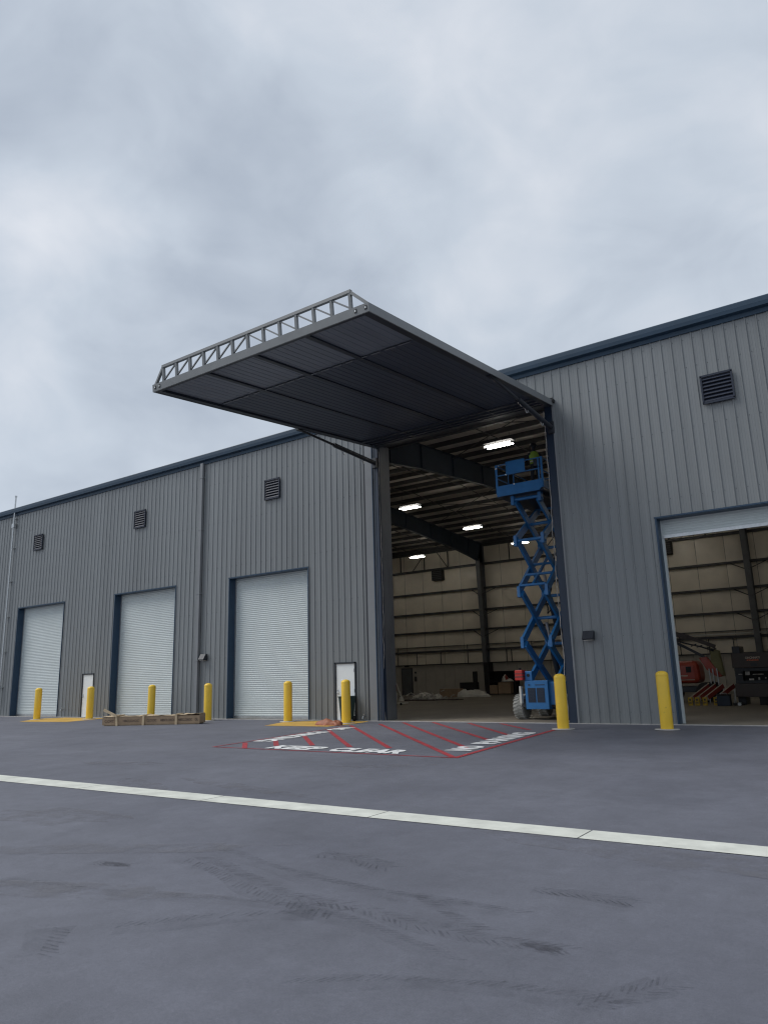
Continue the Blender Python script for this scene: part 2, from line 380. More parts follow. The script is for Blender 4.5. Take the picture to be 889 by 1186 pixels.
tread([(-5.9,-17.2),(-5.0,-17.45),(-4.2,-17.62),(-3.3,-17.66),(-2.4,-17.6)], .24, step=.055, seed=12, both=False)
tread([(-3.0,-19.3),(-2.5,-18.95),(-2.0,-18.75),(-1.4,-18.62)], .2, step=.05, seed=13, both=False)
def blob(c, rx, ry, rz, m, seed, name, z=.005):
    rnd = random.Random(seed); n = 22; pts = []
    for k in range(n):
        a = 2*PI*k/n; q = 1+rnd.uniform(-.22, .22)
        x, y = rx*q*math.cos(a), ry*q*math.sin(a)
        pts.append((c[0]+x*math.cos(rz)-y*math.sin(rz), c[1]+x*math.sin(rz)+y*math.cos(rz), z))
    MB().poly(pts).build(name, m, kind='structure')
M['spot'] = mark_mat('dark_spot', (.04,.04,.05), .3, .65, 12, .5)
blob((-2.02,-18.09), .13, .05, .1, M['spot'], 3, 'oil_stain')
blob((-6.15,-18.1), .2, .05, .2, M['spot'], 4, 'oil_stain')
for i in range(9):
    rnd = random.Random(40+i)
    blob((rnd.uniform(-14,-1), rnd.uniform(-19,-10)), rnd.uniform(.8,2.2), rnd.uniform(.12,.5), rnd.uniform(-.4,.6), M['scuff'], i, 'dust_mark', .0035+i*.0002)

# ------------------------------------------------------------------ warehouse
W = empty('warehouse', 'large grey ribbed metal warehouse with blue trim and a raised hangar door', 'warehouse', (-12,0,0))
def at_w(o):
    o.matrix_parent_inverse = Matrix.Translation((12,0,0)); return o
def part(b, name, m, parent=W, **k):
    o = b.build(name, m, parent, **k)
    if parent is W: at_w(o)
    return o

P_ = .3048
prof = [(0,0),(.03,0),(.046,-.028),(.070,-.028),(.086,0),(.152,0),(.158,-.004),(.168,-.004),(.174,0),(.226,0),(.232,-.004),(.242,-.004),(.248,0)]
def poff(x):
    u = (x % P_); pts = prof+[(P_, 0)]
    for (a, ya_), (b, yb_) in zip(pts[:-1], pts[1:]):
        if a <= u <= b: return ya_+(yb_-ya_)*(u-a)/(b-a+1e-9)
    return 0
def ribbed(b, x0, x1, z0, z1):
    xs_ = [x0]
    k0 = math.floor(x0/P_)
    for k in range(k0, int(math.ceil(x1/P_))+1):
        for a, _ in prof:
            x = k*P_+a
            if x0+1e-4 < x < x1-1e-4: xs_.append(x)
    xs_.append(x1)
    vs, fs = [], []
    for x in xs_:
        y = poff(x); vs += [(x, y, z0), (x, y, z1)]
    for i in range(len(xs_)-1): fs.append((2*i, 2*i+2, 2*i+3, 2*i+1))
    b.add(vs, fs)
WT = 12.0
SH = [(-41.52,-36.90), (-32.38,-27.70), (-24.06,-19.46), (-5.55,-.93)]
SHZ = 6.05
MD = [(-34.82,-33.80), (-18.14,-17.11)]
BIG = (-16.06, -8.47, 10.72)
ops = sorted([(a, b, SHZ) for a, b in SH] + [(a, b, 2.17) for a, b in MD] + [BIG])
fw = MB(); x = BX0
for a, b, z in ops:
    ribbed(fw, x, a, .02, WT); ribbed(fw, a, b, z, WT); x = b
ribbed(fw, x, BX1, .02, WT)
FW = part(fw, 'wall', M['wall'], label='grey ribbed front wall')
M['screw'] = mat('screw_heads', (.08,.085,.09), .4, .3, .1, 20)
sc_ = MB()
for zz_ in (.35,2.6,4.6,6.6,8.7,10.6,11.5):
    for k_ in range(int(-46/.3048), int(8/.3048)):
        x_ = k_*.3048+.12
        if any(a-.05 < x_ < b+.05 and zz_ < z for a, b, z in ops): continue
        sc_.box(x_-.009, x_+.009, -.010, .0, zz_-.009, zz_+.009)
sc_.build('screw_rows', M['screw'], FW, kind='stuff')
# inner skin of the front wall (white-faced insulation)
iw = MB(); x = BX0
for a, b, z in ops:
    iw.box(x, a, .20, .23, .02, WT-.1); iw.box(a, b, .20, .23, z, WT-.1); x = b
iw.box(x, BX1, .20, .23, .02, WT-.1)
part(iw, 'insulation', M['liner'])
# gable walls and back wall
sw = MB()
for xx, s_ in ((BX0, -1), (BX1, 1)):
    n = 100
    zt = lambda y: 11.95+.06*min(y, BY-y)
    for i in range(n):
        y0, y1 = BY*i/n, BY*(i+1)/n
        for u0, u1, o0, o1 in ((0,.15,0,0), (.15,.3,0,.03), (.3,.45,.03,.03), (.45,.6,.03,0), (.6,1,0,0)):
            ya0, ya1 = y0+(y1-y0)*u0, y0+(y1-y0)*u1
            sw.poly([(xx+s_*o0, ya0, 0), (xx+s_*o1, ya1, 0), (xx+s_*o1, ya1, zt(ya1)), (xx+s_*o0, ya0, zt(ya0))])
part(sw, 'gable_wall', M['wall'])
bw = MB().box(BX0, BX1, BY+.02, BY+.1, 0, 12.0)
part(bw, 'back_wall', M['wall'])
# back wall lining: quilted vinyl panels between seams
bl = MB(); pw = 1.83; x = -60
rnd = random.Random(5)
while x < BX1-1:
    n = 6
    for (z0, z1) in ((2.45,3.45),(3.52,5.0),(5.06,6.55),(6.61,8.25),(8.31,10.2),(10.26,11.8)):
        vs, fs = [], []
        for j in range(5):
            for i in range(n+1):
                u, w_ = i/n, j/4
                bulge = .07*math.sin(PI*u)**.6*math.sin(PI*w_)**.6 + rnd.uniform(-.006,.006)
                vs.append((x+.01+(pw-.02)*u, BY-.08-bulge, z0+(z1-z0)*w_))
        for j in range(4):
            for i in range(n): k = j*(n+1)+i; fs.append((k, k+1, k+n+2, k+n+1))
        bl.add(vs, fs, True)
    x += pw
part(bl, 'wall_insulation', M['liner'])
lm = MB(); x = -60
while x < BX1-1:
    lm.box(x+.008, x+.9, BY-.16, BY-.02, .012, 2.38); x += .915
part(lm, 'metal_liner', M['linermetal'])
part(MB().box(-60, BX1, BY-.015, BY+.015, 0, 12), 'back_sheet', M['girt'])
# girts on the back wall
for z, h in ((2.42,.06), (3.45,.16), (3.85,.05), (5.03,.15), (6.58,.15), (8.28,.15), (10.23,.17), (11.75,.2)):
    g = MB().box(-60, BX1-.2, BY-.38, BY-.17, z-h/2, z+h/2)
    part(g, 'girt', M['girt'])
part(MB().box(-15.2, 6, BY-.55, BY-.40, 3.62, 3.70), 'lit_ledge', M['plastic'])  # added pale strip standing in for light caught on the girt ledge
# conduit drops between the lower girts
for i, x in enumerate([-35.1,-33.2,-30.9,-28.4,-25.0,-24.6,-22.9,-20.2,-14.3,-12.2,-10.4,-8.9,-6.2]):
    part(MB().tube((x,BY-.42,2.4), (x,BY-.42,3.45 if i % 3 else 3.9), .035, 6), 'conduit', M['girt'])
# rods and struts in the band above the upper girt
for x in (-34.6,-32.2,-29.9,-24.3,-21.8,-19.4,-14.6,-12.2,-9.8):
    part(MB().beam((x,BY-.3,10.25), (x,BY-.3,11.8), .07, .07), 'wall_strut', M['girt'])
for x, dx in ((-33.4,1.4),(-29.9,-1.1),(-21.8,1.5),(-12.2,1.3)):
    part(MB().beam((x,BY-.33,10.25), (x+dx,BY-.33,11.8), .05, .05), 'wall_brace', M['girt'])
# frames: column - rafter - column
ztop = lambda y: 11.80+.062*min(y, BY-y)
def zbot(y):
    d = min(y, BY-y)
    tb = [(.3,10.3),(1.0,10.38),(2.5,10.62),(5,10.93),(8.5,11.22),(11.5,11.45),(15,11.66)]
    for (a, za), (b, zb) in zip(tb[:-1], tb[1:]):
        if d <= b: return za+(zb-za)*max(0, d-a)/(b-a)
    return tb[-1][1]
for X in (-75,-65.4,-55.75,-46.1,-36.4,-26.7,-17.05,-7.4,2.3,12):
    f = MB(); ys = [.3+ (BY-.6)*i/40 for i in range(41)]
    web, w2 = .012, .12
    for y0, y1 in zip(ys[:-1], ys[1:]):
        for zz in (zbot, ztop):
            f.beam((X, y0, zz(y0)), (X, y1, zz(y1)), w2*2, .025)
        f.prism([(X-web, y0, zbot(y0)), (X-web, y1, zbot(y1)), (X-web, y1, ztop(y1)), (X-web, y0, ztop(y0))], (2*web,0,0))
    for y in (2.6,5.2,8.2,11.4,15,18.6,21.8,24.8,27.4):
        f.beam((X, y, zbot(y)), (X, y+.0, ztop(y)), .16, .02, (0,1,0))
    part(f, 'rafter', M['rafter'])
    for y, s_ in ((.30, 1), (BY-.30, -1)):
        if s_ > 0 and -46 > X: continue
        c = MB()
        d0, d1 = .45, .85
        zt_ = 11.75
        c.prism([(X-.012, y, .0), (X-.012, y+s_*d0, .0), (X-.012, y+s_*d1, zt_-1.2), (X-.012, y, zt_)], (.024,0,0))
        c.beam((X, y, .0), (X, y, zt_), .34, .03, (0,1,0))
        c.beam((X, y+s_*d0, .0), (X, y+s_*d1, zt_-1.2), .34, .03, (0,1,0))
        c.box(X-.25, X+.25, min(y-.05, y+s_*.6), max(y-.05, y+s_*.6), .012, .05)
        part(c, 'column', M['column_grey'])
        if s_ < 0:
            for z in (5.03,6.58,8.28):
                for q in (-1, 1):
                    part(MB().beam((X+q*.05, y-.5-.03*z, z-.62+.0), (X+q*1.15, y+.02, z-.03), .05, .05), 'flange_brace', M['girt'])
# purlins and roof
for i in range(21):
    y = .55+ (BY-1.1)*i/20
    z = ztop(y)+.03
    p = MB().box(BX0+.3, BX1-.3, y-.012, y+.012, z, z+.22)
    p.box(BX0+.3, BX1-.3, y-.08, y+.012, z-.012, z); p.box(BX0+.3, BX1-.3, y-.012, y+.08, z+.22, z+.23)
    part(p, 'purlin', M['girt'])
rz = lambda y: ztop(y)+.27
cb = MB(); n = 60
for i in range(n):
    y0, y1 = BY*i/n, BY*(i+1)/n
    cb.poly([(BX0,y0,rz(y0)),(BX1,y0,rz(y0)),(BX1,y1,rz(y1)),(BX0,y1,rz(y1))])
part(cb, 'roof_insulation', M['ceil'])
rf = MB()
for (y0, y1) in ((.0,BY/2),(BY/2,BY+.22)):
    n = 160
    for i in range(n):
        x0 = BX0+(BX1-BX0)*i/n; x1 = BX0+(BX1-BX0)*(i+1)/n
        za, zb = rz(max(y0,0) if y0 < 1 else y0)+.06, rz(min(y1, BY))+.06
        for u0, u1, h0, h1 in ((0,.92,0,0),(.92,.94,0,.06),(.94,.98,.06,.06),(.98,1,.06,0)):
            a, b = x0+(x1-x0)*u0, x0+(x1-x0)*u1
            rf.poly([(a,y0,za+h0),(b,y0,za+h1),(b,y1,zb+h1),(a,y1,zb+h0)])
part(rf, 'roof', M['roof'])
# sag rods crossing the purlins
for X in (-39.6,-33.2,-30,-23.6,-20.3,-13.9,-10.6,-4.2,-1):
    s_ = MB()
    for y0, y1 in ((.6,7.5),(7.5,15),(15,22.5),(22.5,29.4)):
        s_.tube((X, y0, ztop(y0)+.0), (X+.0, y1, ztop(y1)+.0), .025, 6)
    part(s_, 'sag_rod', M['girt'])
for X, X2, y0, y1 in ((-17,-7.4,1,8.2),(-26.7,-17,15,22)):
    part(MB().tube((X, y0, ztop(y0)-.12), (X2, y1, ztop(y1)-.12), .022, 6), 'roof_brace', M['girt'])
    part(MB().tube((X2, y0, ztop(y0)-.16), (X, y1, ztop(y1)-.16), .022, 6), 'roof_brace', M['girt'])
# eave trim / gutter along the front
gt = MB()
gp = [(-.03,11.70),(-.055,11.70),(-.06,11.83),(-.20,11.87),(-.215,11.97),(-.218,11.98),(-.22,12.12),(-.205,12.15),(-.10,12.18),(.02,12.19),(.02,11.70)]
gt.prism([(BX0-.1, y, z) for y, z in gp], (BX1-BX0+.2, 0, 0))
part(gt, 'eave_trim', M['eave'])
# downspouts
for X in (-25.97, 2.9, -54.5):
    d = MB().box(X-.09, X+.09, -.17, -.045, .25, 11.74)
    for z in (2.5,5.5,8.5,11): d.box(X-.12, X+.12, -.18, -.03, z, z+.05)
    d.prism([(X-.085,-.17,.25),(X-.085,-.045,.25),(X-.085,-.17,.03),(X-.085,-.30,.05),(X-.085,-.28,.12)], (.17,0,0))
    part(d, 'downspout', M['wall2'])
# louvre vents, front (navy) and back wall openings
M['vent'] = mat('vent_navy', (.006,.013,.032), .55, 0, .1, 3)
def louvre(X, Y=-.062, wd=.90, m=M['vent'], s_=-1):
    z0, z1 = 9.30, 10.15; f = MB()
    for a in ((X-wd/2, X+wd/2, z0-.03, z0+.03), (X-wd/2, X+wd/2, z1-.03, z1+.03), (X-wd/2, X-wd/2+.05, z0, z1), (X+wd/2-.05, X+wd/2, z0, z1)):
        f.box(a[0], a[1], Y-.045, Y+.0, a[2], a[3])
    o = part(f, 'louvre_vent', m)
    sl = MB()
    n = 7
    for k in range(n):
        z = z0+.09+(z1-z0-.16)*k/(n-1)
        sl.prism([(X-wd/2+.05, Y-.04, z-.045), (X-wd/2+.05, Y-.035, z-.06), (X-wd/2+.05, Y+.02, z+.02), (X-wd/2+.05, Y+.018, z+.045)], (wd-.1,0,0))
    sl.build('slats', m, o)
    MB().box(X-wd/2+.04, X+wd/2-.04, Y+.021, Y+.03, z0, z1).build('backing', M['black'], o)
for X in (-39.9,-30.6,-21.46,-3.35): louvre(X)
for X in (-30.85,-12.5,-40,-3):
    o = part(MB().box(X-.48, X+.48, BY-.62, BY-.14, 9.28, 10.12), 'exhaust_fan', M['black'])
    for k in range(5): MB().box(X-.44, X+.44, BY-.66, BY-.63, 9.36+.15*k, 9.42+.15*k).build('blade', M['girt'], o)

# roller shutters
def shutter(x0, x1, zb=.02, left=True):
    f = MB(); T = .37; Zt = SHZ
    for xa, xb in ((x0-.03, x0+.012), (x1-.012, x1+.03)): f.box(xa, xb, -.052, -.040, .02, Zt+.03)
    f.box(x0-.05, x1+.05, -.062, -.053, Zt-.01, Zt+.035)
    for xa, xb in ((x0, x0+.03), (x1-.03, x1)): f.box(xa, xb, -.035, T, .02, Zt)
    f.box(x0+.03, x1-.03, -.035, T, Zt-.03, Zt-.002)
    o = part(f, 'roller_door', M['blue_trim'])
    c = MB(); pitch = .085; z = zb+.1; y = T-.04
    prof_ = [(0,0),(.2,.009),(.5,.014),(.8,.009),(.92,0),(1,.0)]
    vs = []
    zs = []
    while z < Zt-.03:
        for u, h in prof_[:-1]: zs.append((z+u*pitch, y-h))
        z += pitch
    for zz, yy in zs: vs += [(x0+.09, yy, min(zz, Zt-.03)), (x1-.09, yy, min(zz, Zt-.03))]
    c.add(vs, [(2*i, 2*i+1, 2*i+3, 2*i+2) for i in range(len(zs)-1)])
    c.build('curtain', M['white'], o)
    MB().box(x0+.07, x1-.07, y-.05, y+.02, zb, zb+.1).build('bottom_bar', M['galv'], o)
    for xa, xb in ((x0+.03, x0+.10), (x1-.10, x1-.03)): MB().box(xa, xb, y-.035, y+.05, .02, Zt-.03).build('guide_rail', M['white'] if zb > 1 else M['galv'], o)

    return o
for k, (a, b) in enumerate(SH): shutter(a, b, 5.46 if k == 3 else .02)
# personnel doors
def mandoor(x0, x1, hinge_right=True):
    f = MB()
    for xa, xb in ((x0, x0+.055), (x1-.055, x1)): f.box(xa, xb, -.045, .12, .02, 2.17)
    f.box(x0, x1, -.045, .12, 2.115, 2.172)
    o = part(f, 'entry_door', M['dark'])
    MB().box(x0+.06, x1-.06, .0, .045, .03, 2.11).build('door_leaf', M['whitedoor'], o, bevel=.004)
    h = MB().box(x0+.10, x0+.16, -.02, 0, .98, 1.14).tube((x0+.13,-.02,1.05),(x0+.13,-.06,1.05),.012).tube((x0+.13,-.06,1.05),(x0+.26,-.06,1.05),.012)
    h.build('handle', M['galv'], o)
    for z in (.3,1.1,1.85): MB().box(x1-.09, x1-.05, -.022, -.001, z-.07, z+.07).build('hinge', M['dark'], o)
    MB().box(x0+.055, x1-.055, -.01, .1, .02, .035).build('threshold', M['galv'], o)
for a, b in MD: mandoor(a, b)
# interior side of the far wall: a closed steel door with frame, exit box above
o = part(MB().box(-34.95,-34.87,BY-.22,BY-.165,0,2.16).box(-33.93,-33.85,BY-.22,BY-.165,0,2.16).box(-34.95,-33.85,BY-.22,BY-.165,2.12,2.2), 'interior_door', M['girt'])
MB().box(-34.87,-33.93,BY-.205,BY-.17,.02,2.12).build('door_leaf', M['column_grey'], o)
MB().box(-34.6,-34.2,BY-.25,BY-.17,2.3,2.45).build('exit_light', M['girt'], o)
part(MB().box(-33.62,-33.45,BY-.28,BY-.165,1.1,1.5), 'switch_box', M['girt'])
part(MB().box(-33.6,-33.47,BY-.28,BY-.165,1.75,1.9), 'switch_box', M['girt'])

# jamb posts, returns and seals of the big opening
part(MB().box(-16.06,-15.93,-.03,.10,.02,10.72), 'door_post', M['wall2'])
part(MB().box(-15.925,-15.80,-.075,.10,.02,10.72), 'door_post', M['navy'])
part(MB().box(-16.0,-15.98,-.05,-.031,.02,10.7), 'drip_edge', M['blue_trim'])
part(MB().box(-8.80,-8.53,-.03,.12,.02,10.55), 'door_post', M['navy'])
part(MB().box(-8.525,-8.47,-.075,.0,.02,10.6), 'drip_edge', M['wall2'])
part(MB().box(-16.46,-16.065,-.052,-.04,.02,10.72), 'jamb_trim', M['wall2'])
part(MB().box(-16.52,-16.465,-.06,-.034,.02,10.72), 'corner_trim', M['dark'])
part(MB().box(-15.86,-15.80,.105,.74,.02,10.6), 'jamb_liner', M['jamb'])
part(MB().box(-16.10,-16.066,-.085,-.03,.02,10.7), 'blue_edge', M['blue_trim'])
part(MB().box(-8.80,-8.74,.125,.8,.02,10.55), 'jamb_liner', M['column_grey'])
for X, y in ((-15.79,-.02),(-8.84,-.05)):
    s_ = MB(); z = .03; pr = None; rnd = random.Random(int(-X*10)); px = 0
    while z < 10.3:
        px = max(-.03, min(.03, px+rnd.uniform(-.018,.018)))
        q = (X+px, y+rnd.uniform(-.01,.01), z)
        if pr: s_.tube(pr, q, .014, 6)
        pr = q; z += .16
    part(s_, 'weather_seal', M['seal'])
# header truss beam over the opening
hd = MB().box(-16.06,-8.47,.02,.22,10.60,10.72).box(-15.8,-8.8,.25,.45,10.55,10.75)
part(hd, 'header_beam', M['dark'])
for k, (y, z) in enumerate(((.75,10.72),(1.25,10.80))):
    part(MB().box(-16.9,-7.5,y-.05,y+.05,z-.05,z+.05), 'header_rail', M['dark'])

# ---- the raised hydraulic door (a part of the building)
XL, XR = -15.86, -8.46
HY, HZ = -.10, 10.60             # hinge line (top surface)
OY, OZ = -10.68, 9.64            # outer top edge
ddir = Vector((0, OY-HY, OZ-HZ)); DL = ddir.length; ddir.normalize()
dn = Vector((0, ddir.z, -ddir.y)); dn = dn if dn.z < 0 else -dn          # downwards normal
def D(x, s, t): v = Vector((0, HY, HZ)) + ddir*s + dn*t; return Vector((x, v.y, v.z))
def dbox(b, x0, x1, s0, s1, t0, t1):
    vs = [D(x, s, t) for t in (t0, t1) for s in (s0, s1) for x in (x0, x1)]
    b.add(vs, [(0,2,3,1),(4,5,7,6),(0,1,5,4),(2,6,7,3),(0,4,6,2),(1,3,7,5)])
fr = MB()
dbox(fr, XL, XL+.03, 0, DL, 0, .21); dbox(fr, XR-.03, XR, 0, DL, 0, .21)
dbox(fr, XL+.03, XR-.03, DL-.04, DL, 0, .21)
HD = part(fr, 'hangar_door', M['frame'], label='raised one-piece hydraulic hangar door')
fl = MB()
dbox(fl, XL+.03, XL+.20, .0, DL-.04, .05, .20); dbox(fl, XR-.22, XR-.03, .0, DL-.04, .05, .20)
dbox(fl, XL+.20, XR-.22, DL-.14, DL-.04, .05, .20); dbox(fl, XL+.20, XR-.22, 0, .3, .05, .20)
fl.build('edge_channel', M['under_dark'], HD)
top = MB(); n = 60
dbox(top, XL+.1, XR-.1, .12, DL-.12, .01, .04); top.build('outer_skin', M['wall'], HD)
def liner(s0, s1, m, t, nm):
    b = MB(); x = XL+.2; xe = XR-.22; vs = []; pts = []
    while x < xe:
        for u, h in ((0,0),(.07,0),(.085,.009),(.115,.009),(.13,0)):
            if x+u <= xe: pts.append((x+u, h))
        x += .2
    pts.append((xe, 0))
    for x, h in pts: vs += [D(x, s0, t+h), D(x, s1, t+h)]
    b.add(vs, [(2*i, 2*i+2, 2*i+3, 2*i+1) for i in range(len(pts)-1)])
    b.build(nm, m, HD)
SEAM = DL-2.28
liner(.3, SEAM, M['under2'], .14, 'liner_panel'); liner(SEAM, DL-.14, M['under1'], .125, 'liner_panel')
sm = MB(); x = XL+.36
rnd = random.Random(2)
while x < XR-.42:
    sm = MB(); dbox(sm, x, x+rnd.uniform(.2,.36), SEAM-.02, SEAM+.02, .16, .172); x += .42; sm.build('seam_tape', M['wall2'], HD)
for X in (-13.85,-12.12,-10.4):
    b = MB(); dbox(b, X-.06, X+.06, .3, DL-.14, .10, .175)
    b.build('joist', M['under_dark'], HD)
for s_, w_ in ((.45,.10),(.8,.06),(1.15,.08)):
    b = MB(); dbox(b, XL+.2, XR-.22, s_, s_+w_, .14, .205); b.build('crossbar', M['under_dark'], HD)
# stand-up truss along the outer edge
tr = MB(); up_ = -dn
tb = [XL+.42+(XR-.52-XL-.42)*i/12 for i in range(13)]
sO = DL-.06; HT = .43
def T(x, h): return D(x, sO, -h)
for x in tb: tr.beam(T(x, 0), T(x, HT), .07, .07)
tr.beam(T(tb[0]-.035, HT), T(tb[-1]+.035, HT), .08, .08)
for i in range(12):
    a, b = (T(tb[i], .03), T(tb[i+1], HT-.03)) if i < 6 else (T(tb[i], HT-.03), T(tb[i+1], .03))
    tr.beam(a, b, .035, .035)
tr.beam(T(XL+.08, .0), T(tb[0], HT), .07, .07); tr.beam(T(XR-.06, .0), T(tb[-1], HT), .07, .07)
tr.build('edge_truss', M['frame'], HD)
for X in (XL+.12, XL+.3, XR-.36, XR-.08):
    b = MB(); v = D(X, DL, .10); b.box(v.x-.03, v.x+.03, v.y-.012, v.y+.01, v.z-.045, v.z+.045); b.build('end_cap', M['black'], HD)
    b = MB(); b.box(v.x-.012, v.x+.012, v.y-.018, v.y-.012, v.z-.025, v.z+.02); b.build('bolt', M['whitedoor'], HD)
# hydraulic cylinders
for X in (-15.90, -8.58):
    a = Vector((X, -4.55, 10.0)); b = Vector((X, -.12, 9.62 if X > -12 else 9.80)); mdp = a.lerp(b, .42)
    c = MB().tube(b, mdp, .085, 14).lathe([(0,0)], (0,0,0), 3, close=False) if False else MB().tube(b, mdp, .085, 14)
    o = c.build('hydraulic_cylinder', M['dark'], HD)
    MB().tube(mdp, a, .045, 10).build('piston_rod', M['galv' if False else 'dark'], o)
    MB().box(X-.07, X+.07, a.y-.12, a.y+.12, a.z-.04, a.z+.14).build('bracket', M['dark'], o)
    MB().box(X-.1, X+.1, b.y-.05, b.y+.1, b.z-.2, b.z+.2).build('bracket', M['dark'], o)
    h = MB()
    for t in (.15,.42):
        q = b.lerp(a, t); h.path([q+Vector((0,0,-.08)), q+Vector((0,-.03,-.17)), q+Vector((0,-.12,-.2)), q+Vector((0,-.22,-.1))], .014, 6)
    h.build('hose', M['galv'], o)
b = MB()
for X in (-15.4,-13.6,-12.1,-10.5,-8.9): b.tube((X-.15,HY,HZ-.02), (X+.15,HY,HZ-.02), .06, 10)
b.build('hinge', M['dark'], HD)
part(MB().box(-8.66,-8.42,-.16,.05,10.50,10.62), 'hinge_bracket', M['black'])

# ------------------------------------------------------------------ things on the wall
def wall_light(X, label):
    t = empty('wall_light', label, 'wall light', (X, -.04, 2.66), 0, 'dark wall lights on the warehouse front')
    MB().prism([(-.17,0,.14),(-.17,-.10,.14),(-.17,-.24,-.10),(-.17,-.22,-.14),(-.17,0,-.14)], (.34,0,0)).build('housing', M['dark'], t, bevel=.008)
    MB().box(-.14,.14,-.2,-.03,-.155,-.142).build('lens', M['plastic'], t)
wall_light(-7.93, 'dark wall light on the grey wall between scissor lift and partly open shutter')
wall_light(-25.55, 'dark wall light beside the downspout left of the third closed shutter')
t = empty('conduit_mast', 'thin galvanised pipe running up the wall past the roof at the far left', 'pipe', (-42.62,-.16,0))
MB().tube((0,0,.6),(0,0,12.85),.042,12).tube((0,0,12.85),(0,0,12.93),.07,12).build('pipe', M['galv'], t)
for z in (1.6,3.6,5.6,7.7,9.7,11.5): MB().box(-.13,.13,.02,.13,z-.025,z+.025).build('bracket', M['galv'], t)
MB().box(-.12,.12,-.06,.1,10.95,11.2).build('junction_box', M['galv'], t)
def tap(X, z, label):
    t = empty('hose_tap', label, 'tap', (X,-.03,z), 0, 'small taps low on the wall')
    MB().tube((0,0,0),(0,-.12,0),.025,8).tube((0,-.12,0),(0,-.16,-.09),.022,8).build('spout', M['galv'], t)
    MB().tube((0,-.07,.02),(0,-.07,.07),.008,6).tube((0,-.07,.07),(0,-.07,.085),.045,10).build('handle', M['galv'], t)
tap(-36.35, .40, 'small metal tap low on the wall between first shutter and small white door')
tap(-16.72, .17, 'small metal tap low on the wall beside the big opening\'s left post')

# ------------------------------------------------------------------ bollards
def bollard():
    t = empty('bollard')
    r, h = .163, 1.53
    pr = [(r*.99,0),(r,.01),(r,h-.10)] + [(r*math.cos(a), h-.10+.10*math.sin(a)) for a in [PI/2*k/8 for k in range(1, 8)]] + [(.012, h)]
    MB().lathe(pr, n=40).build('sleeve', M['yellow'], t)
    MB().lathe([(r+.001,h-.125),(r+.004,h-.12),(r+.004,h-.112),(r+.001,h-.105)], n=40, close=False).build('cap_rim', M['yellow'], t)
    MB().lathe([(r+.16,.007),(r+.15,.022),(r+.0,.026)], n=32).build('footing', M['conc'], t)
    return t
spots = [(-35.62,-1.86,'yellow bollard at the outer end of the far yellow pad, in front of leftmost shutter'),
 (-32.32,-1.14,'yellow bollard in front of the small white door between the two leftmost shutters'),
 (-28.10,-.85,'yellow bollard behind the long cardboard crate'),
 (-24.15,-1.03,'yellow bollard by the right end of the long cardboard crate'),
 (-19.72,-.95,'yellow bollard on the near yellow pad in front of third closed shutter'),
 (-16.55,-1.37,'yellow bollard beside the orange tarp and the dark green bin'),
 (-8.14,-2.24,'yellow bollard in front of the blue scissor lift'),
 (-5.42,-1.83,'rightmost yellow bollard, at the left jamb of the partly open shutter')]
proto = bollard()
for i, (x, y, lab) in enumerate(spots):
    o = proto if i == 0 else copy_tree(proto)
    o.location = (x, y, 0); o.rotation_euler = (R((i*37 % 5-2)*.18), R((i*53 % 5-2)*.2), i*1.3)
    o['label'] = lab; o['category'] = 'bollard'; o['group'] = 'yellow bollards in front of the warehouse'

# ------------------------------------------------------------------ long cardboard crate
A, B = Vector((-26.28,-4.55,0)), Vector((-22.75,-2.68,0)); ang = math.atan2(B.y-A.y, B.x-A.x); Lc = (B-A).length
t = empty('cardboard_crate', 'long low cardboard crate with wooden battens lying on the asphalt', 'crate', A, ang)
b = MB(); hh = .33; wd = .62
b.box(0, Lc, 0, .012, .03, hh); b.box(0, Lc, wd-.012, wd, .03, hh+.02); b.box(0,.012,.012,wd-.012,.03,hh); b.box(Lc-.012,Lc,.012,wd-.012,.03,hh+.05)
b.box(0,Lc,.012,wd-.012,.03,.045)
b.build('box', M['card'], t)
lid = MB(); rnd = random.Random(11); n = 26; vs = []
for i in range(n+1):
    for jx in range(5):
        edge = .0
        z = hh+.012+.035*math.sin(i*.7)*(jx/4)+rnd.uniform(-.01,.018)+(.06*max(0,i/n-.78)/.22)
        vs.append((Lc*i/n, -.01+jx*(wd+.0)/4, z))
lid.add(vs, [(i*5+k, (i+1)*5+k, (i+1)*5+k+1, i*5+k+1) for i in range(n) for k in range(4) if not (i in (5,6) and k > 2) and not (i in (20,) and k > 1)], False)
o = lid.build('torn_lid', M['wood'], t); s_ = o.modifiers.new('thick', 'SOLIDIFY'); s_.thickness = .01
for x, lean in ((.62,-.03),(1.70,.02),(3.05,.0)):
    MB().beam((x,-.03,.0),(x+lean,-.03,.40),.085,.03,(0,1,0)).beam((x+lean,-.03,.385),(x+lean,wd+.02,.385),.085,.03).build('batten', M['wood'], t)
MB().beam((.05,-.02,.62),(.62,-.06,.36),.10,.022,(0,1,0)).build('loose_flap', M['wood'], t)
MB().box(0.05,Lc-.05,.05,.13,0,.03).box(.05,Lc-.05,wd-.13,wd-.05,0,.03).build('runner', M['wood'], t)
for x, w_, s in ((.10,.38,'C.OXC'),(.86,.66,'HBCLOXOC'),(1.84,.40,'CLOXOC'),(2.40,.62-.0,'HBSCLOXOC'),(3.13,.60,'HBSCLOXOC'),(3.80,.13,'OL')):
    if x+w_ > Lc: w_ = Lc-x-.03
    if x > 3.1 and x < 3.5: w_ = .56
    put_text(s, (x,-.004,.13), (1,0,.0), (0,0,1), w_, .095, M['ink'], 'printed_lettering', t, .02)

